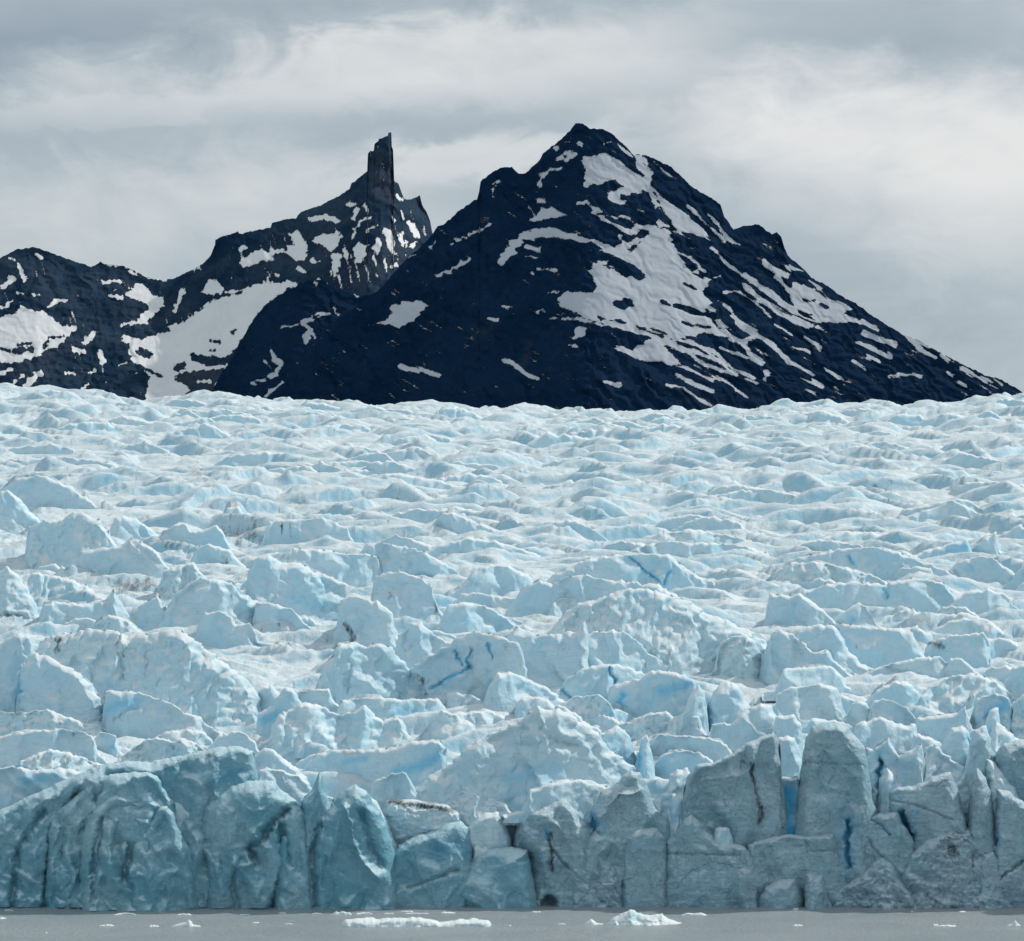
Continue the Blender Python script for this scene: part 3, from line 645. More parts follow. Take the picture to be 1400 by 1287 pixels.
# ------------------------------------------------------------------ seracs and cliffs of the ice front
def Db(px): return 655+7*min(1, max(0, px/700))
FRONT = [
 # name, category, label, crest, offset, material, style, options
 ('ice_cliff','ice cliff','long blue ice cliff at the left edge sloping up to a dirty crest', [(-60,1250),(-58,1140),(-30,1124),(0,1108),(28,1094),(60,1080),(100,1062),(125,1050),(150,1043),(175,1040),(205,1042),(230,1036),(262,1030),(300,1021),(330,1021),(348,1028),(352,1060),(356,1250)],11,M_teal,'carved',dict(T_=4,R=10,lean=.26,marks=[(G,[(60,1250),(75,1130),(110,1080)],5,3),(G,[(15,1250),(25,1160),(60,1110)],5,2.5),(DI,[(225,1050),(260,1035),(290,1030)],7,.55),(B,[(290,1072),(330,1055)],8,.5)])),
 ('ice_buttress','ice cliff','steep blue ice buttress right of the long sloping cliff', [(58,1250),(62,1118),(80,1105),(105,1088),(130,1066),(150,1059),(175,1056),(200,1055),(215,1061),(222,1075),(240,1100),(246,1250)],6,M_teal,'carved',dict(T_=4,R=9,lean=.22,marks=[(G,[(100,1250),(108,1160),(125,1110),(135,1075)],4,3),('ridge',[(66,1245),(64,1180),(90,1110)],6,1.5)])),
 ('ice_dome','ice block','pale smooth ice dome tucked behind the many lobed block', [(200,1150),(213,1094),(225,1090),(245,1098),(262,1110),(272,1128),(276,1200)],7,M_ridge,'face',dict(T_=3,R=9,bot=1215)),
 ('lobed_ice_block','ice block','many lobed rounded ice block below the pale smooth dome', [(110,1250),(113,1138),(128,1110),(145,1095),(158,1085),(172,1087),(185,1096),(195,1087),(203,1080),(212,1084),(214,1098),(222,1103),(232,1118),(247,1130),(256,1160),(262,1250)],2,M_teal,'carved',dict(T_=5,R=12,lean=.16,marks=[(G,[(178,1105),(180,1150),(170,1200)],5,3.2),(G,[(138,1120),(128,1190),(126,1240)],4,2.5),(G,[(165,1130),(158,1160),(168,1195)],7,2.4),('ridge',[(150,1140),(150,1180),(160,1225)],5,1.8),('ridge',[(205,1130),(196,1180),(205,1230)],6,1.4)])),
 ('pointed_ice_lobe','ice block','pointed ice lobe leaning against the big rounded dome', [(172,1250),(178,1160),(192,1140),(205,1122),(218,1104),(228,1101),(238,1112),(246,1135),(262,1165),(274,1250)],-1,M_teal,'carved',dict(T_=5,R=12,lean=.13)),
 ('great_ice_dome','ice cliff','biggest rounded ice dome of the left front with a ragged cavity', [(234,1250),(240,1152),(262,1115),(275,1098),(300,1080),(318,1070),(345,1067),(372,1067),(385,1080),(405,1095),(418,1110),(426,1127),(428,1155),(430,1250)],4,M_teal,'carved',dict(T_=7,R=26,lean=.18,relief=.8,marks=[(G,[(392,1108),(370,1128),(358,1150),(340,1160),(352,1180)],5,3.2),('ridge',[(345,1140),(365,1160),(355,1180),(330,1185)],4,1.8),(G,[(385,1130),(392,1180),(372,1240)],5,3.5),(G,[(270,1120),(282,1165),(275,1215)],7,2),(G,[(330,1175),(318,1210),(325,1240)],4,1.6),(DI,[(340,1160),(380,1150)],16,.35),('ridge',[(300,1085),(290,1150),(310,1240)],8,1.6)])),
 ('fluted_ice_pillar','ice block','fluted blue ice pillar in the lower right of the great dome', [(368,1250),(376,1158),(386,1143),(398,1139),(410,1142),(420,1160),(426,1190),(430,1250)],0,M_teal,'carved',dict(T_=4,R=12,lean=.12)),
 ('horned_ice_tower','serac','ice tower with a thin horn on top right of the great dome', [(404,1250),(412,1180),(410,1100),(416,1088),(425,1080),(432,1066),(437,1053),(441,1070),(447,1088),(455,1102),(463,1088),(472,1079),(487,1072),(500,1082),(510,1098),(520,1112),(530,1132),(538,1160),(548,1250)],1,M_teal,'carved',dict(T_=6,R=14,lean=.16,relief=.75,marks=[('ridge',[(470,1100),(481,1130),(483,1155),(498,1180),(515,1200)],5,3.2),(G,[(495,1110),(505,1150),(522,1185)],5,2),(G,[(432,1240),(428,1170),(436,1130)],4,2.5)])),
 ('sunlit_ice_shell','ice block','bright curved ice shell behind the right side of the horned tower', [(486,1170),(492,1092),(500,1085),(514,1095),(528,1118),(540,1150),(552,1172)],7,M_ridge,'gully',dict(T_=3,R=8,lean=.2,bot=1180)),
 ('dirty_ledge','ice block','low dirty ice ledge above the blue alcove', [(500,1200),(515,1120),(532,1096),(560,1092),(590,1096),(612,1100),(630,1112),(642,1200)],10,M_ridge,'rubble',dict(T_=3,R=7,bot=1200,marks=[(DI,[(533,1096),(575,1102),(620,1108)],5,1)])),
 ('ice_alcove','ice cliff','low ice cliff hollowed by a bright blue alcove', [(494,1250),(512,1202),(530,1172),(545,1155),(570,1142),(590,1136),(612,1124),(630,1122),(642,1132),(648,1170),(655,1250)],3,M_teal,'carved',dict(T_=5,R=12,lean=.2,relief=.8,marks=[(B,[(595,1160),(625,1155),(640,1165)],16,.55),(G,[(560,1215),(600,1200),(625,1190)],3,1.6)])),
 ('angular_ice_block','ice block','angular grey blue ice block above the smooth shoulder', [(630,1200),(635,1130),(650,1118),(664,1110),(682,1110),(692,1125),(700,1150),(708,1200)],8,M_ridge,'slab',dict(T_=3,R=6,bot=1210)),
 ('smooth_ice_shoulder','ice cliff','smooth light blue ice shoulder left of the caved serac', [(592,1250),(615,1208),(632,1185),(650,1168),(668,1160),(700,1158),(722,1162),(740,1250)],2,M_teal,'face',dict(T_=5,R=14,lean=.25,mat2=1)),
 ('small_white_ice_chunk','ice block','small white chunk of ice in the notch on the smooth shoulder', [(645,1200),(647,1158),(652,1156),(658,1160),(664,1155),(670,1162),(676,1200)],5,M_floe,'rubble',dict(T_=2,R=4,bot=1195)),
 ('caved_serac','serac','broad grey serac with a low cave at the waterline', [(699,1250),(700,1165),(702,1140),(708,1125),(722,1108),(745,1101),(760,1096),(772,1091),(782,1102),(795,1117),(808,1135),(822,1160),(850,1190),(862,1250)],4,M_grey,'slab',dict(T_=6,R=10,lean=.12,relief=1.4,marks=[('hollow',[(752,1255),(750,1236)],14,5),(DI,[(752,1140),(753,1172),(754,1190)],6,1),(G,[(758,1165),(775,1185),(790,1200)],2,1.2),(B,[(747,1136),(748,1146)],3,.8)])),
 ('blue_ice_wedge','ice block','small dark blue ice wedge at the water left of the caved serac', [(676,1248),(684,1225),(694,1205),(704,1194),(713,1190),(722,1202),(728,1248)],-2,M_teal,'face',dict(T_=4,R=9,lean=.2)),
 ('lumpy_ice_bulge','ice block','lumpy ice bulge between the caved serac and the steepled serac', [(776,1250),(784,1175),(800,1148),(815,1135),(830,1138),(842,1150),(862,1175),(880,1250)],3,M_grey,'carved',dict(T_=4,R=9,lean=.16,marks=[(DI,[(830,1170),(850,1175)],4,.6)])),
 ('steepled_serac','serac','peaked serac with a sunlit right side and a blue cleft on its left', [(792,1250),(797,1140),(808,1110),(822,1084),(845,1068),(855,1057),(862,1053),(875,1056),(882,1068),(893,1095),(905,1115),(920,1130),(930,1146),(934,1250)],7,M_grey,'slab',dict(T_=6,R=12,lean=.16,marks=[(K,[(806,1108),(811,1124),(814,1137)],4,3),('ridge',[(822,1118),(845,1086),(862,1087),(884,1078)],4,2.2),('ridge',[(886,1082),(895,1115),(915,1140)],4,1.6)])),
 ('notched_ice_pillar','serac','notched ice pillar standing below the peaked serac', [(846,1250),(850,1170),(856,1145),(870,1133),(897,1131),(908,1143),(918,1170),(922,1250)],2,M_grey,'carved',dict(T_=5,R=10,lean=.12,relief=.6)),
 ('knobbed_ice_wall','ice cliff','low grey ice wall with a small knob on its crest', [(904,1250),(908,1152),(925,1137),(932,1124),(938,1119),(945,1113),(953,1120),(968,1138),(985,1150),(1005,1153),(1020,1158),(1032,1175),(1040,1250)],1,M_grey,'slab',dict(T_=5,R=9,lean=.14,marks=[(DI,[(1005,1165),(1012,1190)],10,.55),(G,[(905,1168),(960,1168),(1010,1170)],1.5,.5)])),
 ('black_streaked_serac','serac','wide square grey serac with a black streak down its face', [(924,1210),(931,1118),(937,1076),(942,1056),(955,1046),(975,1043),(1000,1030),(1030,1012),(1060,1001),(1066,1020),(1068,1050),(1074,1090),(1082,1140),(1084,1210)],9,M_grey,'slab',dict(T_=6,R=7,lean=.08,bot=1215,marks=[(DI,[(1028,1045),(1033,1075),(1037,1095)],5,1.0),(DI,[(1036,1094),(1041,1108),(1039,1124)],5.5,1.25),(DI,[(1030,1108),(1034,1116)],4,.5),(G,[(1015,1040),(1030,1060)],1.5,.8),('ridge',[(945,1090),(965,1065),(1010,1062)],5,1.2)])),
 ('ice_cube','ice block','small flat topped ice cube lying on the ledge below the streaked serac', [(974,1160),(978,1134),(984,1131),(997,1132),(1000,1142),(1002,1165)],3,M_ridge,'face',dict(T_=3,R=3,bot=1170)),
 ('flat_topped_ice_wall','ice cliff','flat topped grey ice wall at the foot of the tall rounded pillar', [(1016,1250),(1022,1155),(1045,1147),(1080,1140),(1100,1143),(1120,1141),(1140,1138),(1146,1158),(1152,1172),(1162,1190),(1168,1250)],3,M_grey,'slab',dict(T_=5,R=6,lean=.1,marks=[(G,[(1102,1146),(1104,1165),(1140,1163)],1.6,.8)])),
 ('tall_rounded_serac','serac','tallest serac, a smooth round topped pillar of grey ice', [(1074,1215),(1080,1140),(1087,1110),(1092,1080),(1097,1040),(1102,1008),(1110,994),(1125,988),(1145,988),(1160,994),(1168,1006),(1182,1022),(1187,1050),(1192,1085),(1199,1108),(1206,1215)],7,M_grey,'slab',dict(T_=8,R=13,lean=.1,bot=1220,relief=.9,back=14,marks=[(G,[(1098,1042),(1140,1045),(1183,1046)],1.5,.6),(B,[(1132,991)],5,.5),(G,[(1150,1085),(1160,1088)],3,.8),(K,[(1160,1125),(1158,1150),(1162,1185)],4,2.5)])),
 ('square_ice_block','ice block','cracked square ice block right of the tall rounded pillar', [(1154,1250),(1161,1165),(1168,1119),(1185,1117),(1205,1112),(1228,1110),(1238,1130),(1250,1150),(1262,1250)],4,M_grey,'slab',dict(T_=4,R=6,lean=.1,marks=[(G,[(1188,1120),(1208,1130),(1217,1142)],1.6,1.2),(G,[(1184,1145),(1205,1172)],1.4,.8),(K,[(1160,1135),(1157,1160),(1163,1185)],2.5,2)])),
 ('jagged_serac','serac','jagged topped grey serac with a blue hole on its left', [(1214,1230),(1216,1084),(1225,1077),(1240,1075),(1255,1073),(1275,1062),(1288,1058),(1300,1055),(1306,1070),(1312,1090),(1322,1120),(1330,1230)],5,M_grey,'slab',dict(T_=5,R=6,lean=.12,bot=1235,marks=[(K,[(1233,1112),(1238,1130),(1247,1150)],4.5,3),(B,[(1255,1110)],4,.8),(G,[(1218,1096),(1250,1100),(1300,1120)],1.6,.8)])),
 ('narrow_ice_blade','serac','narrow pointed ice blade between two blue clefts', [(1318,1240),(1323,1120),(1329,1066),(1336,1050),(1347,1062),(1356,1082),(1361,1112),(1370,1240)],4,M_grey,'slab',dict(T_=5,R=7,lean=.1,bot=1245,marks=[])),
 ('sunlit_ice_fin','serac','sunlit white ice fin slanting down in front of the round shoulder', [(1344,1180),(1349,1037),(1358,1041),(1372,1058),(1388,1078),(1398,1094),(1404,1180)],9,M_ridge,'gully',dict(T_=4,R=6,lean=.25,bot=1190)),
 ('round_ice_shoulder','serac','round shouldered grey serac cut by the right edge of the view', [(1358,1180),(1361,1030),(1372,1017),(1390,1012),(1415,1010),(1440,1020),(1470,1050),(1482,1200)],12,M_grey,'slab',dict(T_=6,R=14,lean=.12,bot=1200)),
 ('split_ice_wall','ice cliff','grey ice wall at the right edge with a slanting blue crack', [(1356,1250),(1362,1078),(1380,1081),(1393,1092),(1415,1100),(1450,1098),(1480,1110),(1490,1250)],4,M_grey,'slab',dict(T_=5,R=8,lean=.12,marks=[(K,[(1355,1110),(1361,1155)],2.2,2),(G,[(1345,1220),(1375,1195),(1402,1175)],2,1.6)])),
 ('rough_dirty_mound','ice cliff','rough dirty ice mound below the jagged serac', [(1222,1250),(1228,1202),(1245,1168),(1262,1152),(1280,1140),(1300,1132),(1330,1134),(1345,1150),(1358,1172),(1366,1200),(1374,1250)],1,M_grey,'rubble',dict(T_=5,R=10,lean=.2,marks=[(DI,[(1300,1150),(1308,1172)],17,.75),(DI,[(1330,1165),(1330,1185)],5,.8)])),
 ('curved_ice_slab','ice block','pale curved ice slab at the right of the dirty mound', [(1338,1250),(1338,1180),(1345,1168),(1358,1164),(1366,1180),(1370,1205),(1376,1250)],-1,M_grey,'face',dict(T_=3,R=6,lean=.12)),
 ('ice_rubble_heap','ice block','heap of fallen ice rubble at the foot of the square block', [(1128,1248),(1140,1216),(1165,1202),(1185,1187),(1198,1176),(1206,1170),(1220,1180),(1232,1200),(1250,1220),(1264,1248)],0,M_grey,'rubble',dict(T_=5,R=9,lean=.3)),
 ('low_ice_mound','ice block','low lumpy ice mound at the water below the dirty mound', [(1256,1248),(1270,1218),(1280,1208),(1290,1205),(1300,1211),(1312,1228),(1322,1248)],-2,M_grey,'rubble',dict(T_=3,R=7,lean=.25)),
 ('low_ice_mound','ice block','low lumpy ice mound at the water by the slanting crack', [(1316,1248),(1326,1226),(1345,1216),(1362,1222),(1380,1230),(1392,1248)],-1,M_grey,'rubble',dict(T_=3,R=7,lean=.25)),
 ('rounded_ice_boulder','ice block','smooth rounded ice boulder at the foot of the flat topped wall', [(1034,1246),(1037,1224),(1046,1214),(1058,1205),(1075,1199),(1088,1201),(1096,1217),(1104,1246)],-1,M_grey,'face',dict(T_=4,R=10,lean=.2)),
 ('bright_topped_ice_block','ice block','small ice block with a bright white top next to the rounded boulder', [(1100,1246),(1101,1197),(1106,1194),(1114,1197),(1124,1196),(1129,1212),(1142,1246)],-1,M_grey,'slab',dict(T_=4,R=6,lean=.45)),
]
for k, (p, mt, nm2, lb) in enumerate([
  ([(688,1255),(700,1190),(740,1150),(790,1150),(830,1125),(870,1115),(920,1150),(960,1140),(1000,1150),(1060,1135),(1110,1128),(1160,1120),(1210,1118),(1260,1100),(1320,1105),(1370,1090),(1430,1095),(1500,1100),(1520,1255)], M_grey, 'ice_cliff', 'long grey ice cliff showing in the gaps behind the right hand seracs'),
  ([(-80,1255),(-70,1150),(20,1140),(100,1120),(190,1125),(260,1120),(330,1100),(400,1125),(450,1110),(520,1130),(600,1140),(660,1150),(720,1175),(740,1255)], M_teal, 'ice_cliff', 'long blue ice cliff showing in the gaps between the left hand domes')]):
    tag(sheet(nm2, p, 678, mat=mt, T_=4, R=9, style='carved', seed=500+k, step=3, lean=.12, back=8, blue=.25), lb, 'ice cliff', 'ice blocks of the glacier front')
for i, (nm, cat, lab, p, off, mat, st, opt) in enumerate(FRONT):
    o = dict(opt); o.pop('mat2', None)
    if 'bot' not in o: o['zb'] = -1.2
    pc_ = [p[0]] + list(p[1:])
    D0 = Db(sum(x for x, _ in p)/len(p))+off
    T0 = o.get('T_', 4)
    W_ = (p[-1][0]-p[0][0])*.166; rr = np.random.default_rng(900+i); o.setdefault('yaw', float(np.clip(rr.uniform(-.35, .35), -2.2/W_*2, 2.2/W_*2)))
    ob = sheet(nm, pc_, D0+T0, mat=mat, style=st, seed=i+200, step=1.7, jitter=1.2 if st != 'face' else .8, **{**dict(back=10, drop=1.5), **o})
    tag(ob, lab, cat)
    if st in ('slab', 'carved', 'rubble', 'face'): ob['group'] = 'ice blocks of the glacier front'
# the front goes on beyond both sides of the view
for k, (x0, x1, top) in enumerate([(-190, -110, 1120), (-130, -40, 1095), (1470, 1540, 1060), (1530, 1600, 1090)]):
    p = [(x0, 1250), (x0+6, top+30), (x0+22, top), (x1-22, top+6), (x1-5, top+50), (x1, 1250)]
    tag(sheet('ice_cliff', p, 668, mat=M_teal if x0 < 700 else M_grey, T_=6, R=10, style='carved', seed=400+k, step=3, marks=[]),
        ['blue ice cliff farthest left beyond the long sloping cliff', 'blue ice cliff just left of the long sloping cliff', 'grey ice cliff just right of the split wall', 'grey ice cliff farthest right beyond the split wall'][k], 'ice cliff', 'ice blocks of the glacier front')
for k, (x0, x1, seed_) in enumerate([(-520, -180, 441), (1590, 1960, 442)]):
    xs_ = np.linspace(x0+10, x1-10, 9); tp = 1105+28*np.sin(xs_/37.0)
    tag(sheet('ice_cliff', [(x0, 1250)]+list(zip(xs_.tolist(), tp.tolist()))+[(x1, 1250)], 670, mat=M_teal if k == 0 else M_grey, T_=6, R=10, style='carved', seed=seed_, step=4, marks=[]),
        ['outermost blue ice cliff at the far left end of the glacier front', 'outermost grey ice cliff at the far right end of the glacier front'][k], 'ice cliff', 'ice blocks of the glacier front')
print('tris after ice', NTRI[0])

# ------------------------------------------------------------------ mountains
def raster(x0, y0, x1, y1, items):
    """soft coverage mask in photo pixels built from polygons and strokes"""
    W, H = x1-x0, y1-y0
    gx, gy = np.meshgrid(np.arange(W)+x0+.5, np.arange(H)+y0+.5)
    m = np.zeros((H, W), np.float32)
    for it in items:
        kind, pts, val = it[0], it[1], it[-1]
        xs = [p[0] for p in pts]; ys = [p[1] for p in pts]; pad = 8
        a, b = int(max(min(xs)-pad-x0, 0)), int(min(max(xs)+pad-x0, W)); c, d = int(max(min(ys)-pad-y0, 0)), int(min(max(ys)+pad-y0, H))
        if b <= a or d <= c: continue
        X, Y = gx[c:d, a:b], gy[c:d, a:b]
        if kind == 'P':
            ins = np.zeros(X.shape, bool)
            for (xa, ya), (xb, yb) in zip(pts, pts[1:]+pts[:1]):
                if ya == yb: continue
                cnd = ((ya > Y) != (yb > Y)) & (X < (xb-xa)*(Y-ya)/(yb-ya)+xa); ins ^= cnd
            dd = polydist(X, Y, pts+pts[:1]); f = np.clip(.5+np.where(ins, dd, -dd)/4.0, 0, 1)
        else:
            dd = polydist(X, Y, pts) if len(pts) > 1 else np.hypot(X-pts[0][0], Y-pts[0][1])
            f = np.clip(.5+(it[2]*.5-dd)/4.0, 0, 1)
        sub = m[c:d, a:b]
        m[c:d, a:b] = np.maximum(sub, f) if val > 0 else np.minimum(sub, 1-f)
    return m
def S(pts, w_): return ('S', pts, w_, 1)
def Pn(pts): return ('P', pts, 1)
def Hn(pts): return ('P', pts, -1)
def Hs(pts, w_): return ('S', pts, w_, -1)

def mountain(name, top, D, bot, snow, win, cot, relief, seed, step=1.75, sdir=(1, .75), noise_amp=.6, pale=None, smooth=26, jitter=1.3, parent=None, snowbias=0.0, rsc=1.0, tower=None, mat=None):
    top = monotone(top); cx, ty = columns(top, step, jitter, seed, 7.0)
    nc = len(cx); mpp = D/F
    k = np.exp(-.5*((cx[:, None]-cx[None, :])/smooth)**2); tys = (k@ty)/k.sum(1)
    nr = int((bot-ty.min())/2.1)
    tt = np.linspace(0, 1, nr)
    PX = np.repeat(cx[None], nr, 0); PY = ty[None]+tt[:, None]*(bot-ty)[None]
    h = (PY-tys[None])*mpp
    dep = np.where(h > 0, h*cot, h*.25)
    if tower is not None:      # sheer rock tower: the face stands steep there
        tx, tw, y0, y1 = tower
        g = sstep(tw, tw*.5, np.abs(PX-tx))*sstep(y1, y0, PY); dep = dep-g*(-13*mpp)*np.sqrt(np.clip(1-((PX-tx)/tw)**2, 0, 1))
    # rock relief: ribs and gullies down the fall line, ledges across
    ax = PX+sdir[0]*.0; so = seed*5.3
    q = (PX-sdir[0]*PY)/26.0; wq = .6*fbm(PX/40+so, PY/40, 3, 2)
    rib = ridged(q+wq+so, PY/95+so, 3, 101+seed, .5)-.6
    led = fbm(PX/30+so, PY/9-.15*PX/9, 2, 111+seed)
    fine = fbm(PX/8+so, PY/7, 2, 121+seed, .5)
    win_ = sstep(0, 14, PY-ty[None])
    reliefm = relief*win_*rsc
    x0, y0, x1, y1 = win
    m = raster(x0, y0, x1, y1, snow)
    sx_ = np.clip(PX-x0, 0, x1-x0-1.01); sy_ = np.clip(PY-y0, 0, y1-y0-1.01)
    wob = 3.0*fbm(PX/12+so, PY/7, 2, 131, .5)
    fx = np.clip(sx_+wob-.5, 0, x1-x0-2.01); fy = np.clip(sy_+.6*wob-.5, 0, y1-y0-2.01); xi = fx.astype(int); yi = fy.astype(int); fx = fx-xi; fy = fy-yi
    sn = (m[yi, xi]*(1-fx)+m[yi, xi+1]*fx)*(1-fy)+(m[yi+1, xi]*(1-fx)+m[yi+1, xi+1]*fx)*fy
    # break edges along streaks
    c, s_ = 1/math.hypot(*sdir), 1/math.hypot(*sdir)
    ux, uy = sdir[0]/math.hypot(*sdir), sdir[1]/math.hypot(*sdir)
    along = PX*ux+PY*uy; acr = -PX*uy+PY*ux
    st = 1.25*fbm(along/30+so, acr/5.5, 2, 141, .5)
    sp = sstep(.5, 1.05, st+.35*fbm(PX/60, PY/60, 2, 161))*.62
    sn = np.clip(sn+noise_amp*st*(np.exp(-((sn-.5)/.42)**2))+sp*snowbias, 0, 1)
    sm = 1-.75*sstep(.3, .7, sn)
    dep = dep+reliefm*(22*rib*(.25+.75*sm)+4.5*led*sm+3.5*fine*sm)
    pl = np.zeros_like(sn)
    if pale:
        for (pp, w_, a_) in pale: pl = np.maximum(pl, a_*np.exp(-(polydist(PX, PY, pp)/w_)**2))
    YY = D-dep; XX = (PX-700)*YY/F; ZZ = HC+(HY-PY)*YY/F
    br = 7; bt = np.linspace(0, 1, br+1)[1:][:, None]
    zl = ZZ[-1].min(); BL = 900.0
    BY = YY[0][None]+bt*BL; BX = np.repeat(XX[0][None], br, 0); BZ = ZZ[0][None]-(bt**1.1)*(ZZ[0]-zl)[None]
    z0 = np.zeros((br, nc), np.float32)
    return grid_mesh(name, np.concatenate([BX[::-1], XX]), np.concatenate([BY[::-1], YY]), np.concatenate([BZ[::-1], ZZ]), mat or M_rock,
                     {'snow': np.concatenate([z0, sn]), 'pale': np.concatenate([z0, pl])}, parent, flip=True, origin=parent is None)

main_top = [(330,575),(360,548),(388,523),(412,484),(445,447),(469,432),(499,410),(520,395),(545,365),(560,350),(575,338),(590,322),(598,310),(606,307),(615,300),(625,290),(640,280),(652,272),(655,262),(657,248),(668,239),(685,229),(700,228),(706,235),(717,239),(725,231),(737,220),(742,210),(755,200),(768,190),(780,178),(787,168),(797,169),(806,176),(825,177),(838,184),(847,193),(858,203),(866,212),(875,211),(890,215),(905,222),(918,229),(930,240),(945,255),(958,263),(972,270),(985,280),(990,295),(1000,310),(1003,314),(1015,309),(1038,307),(1047,315),(1055,320),(1062,317),(1068,325),(1072,337),(1077,350),(1090,360),(1100,370),(1110,380),(1130,390),(1150,405),(1170,415),(1190,430),(1210,443),(1230,455),(1255,465),(1280,480),(1300,490),(1320,500),(1345,512),(1370,520),(1392,532),(1410,545),(1440,570),(1470,600)]
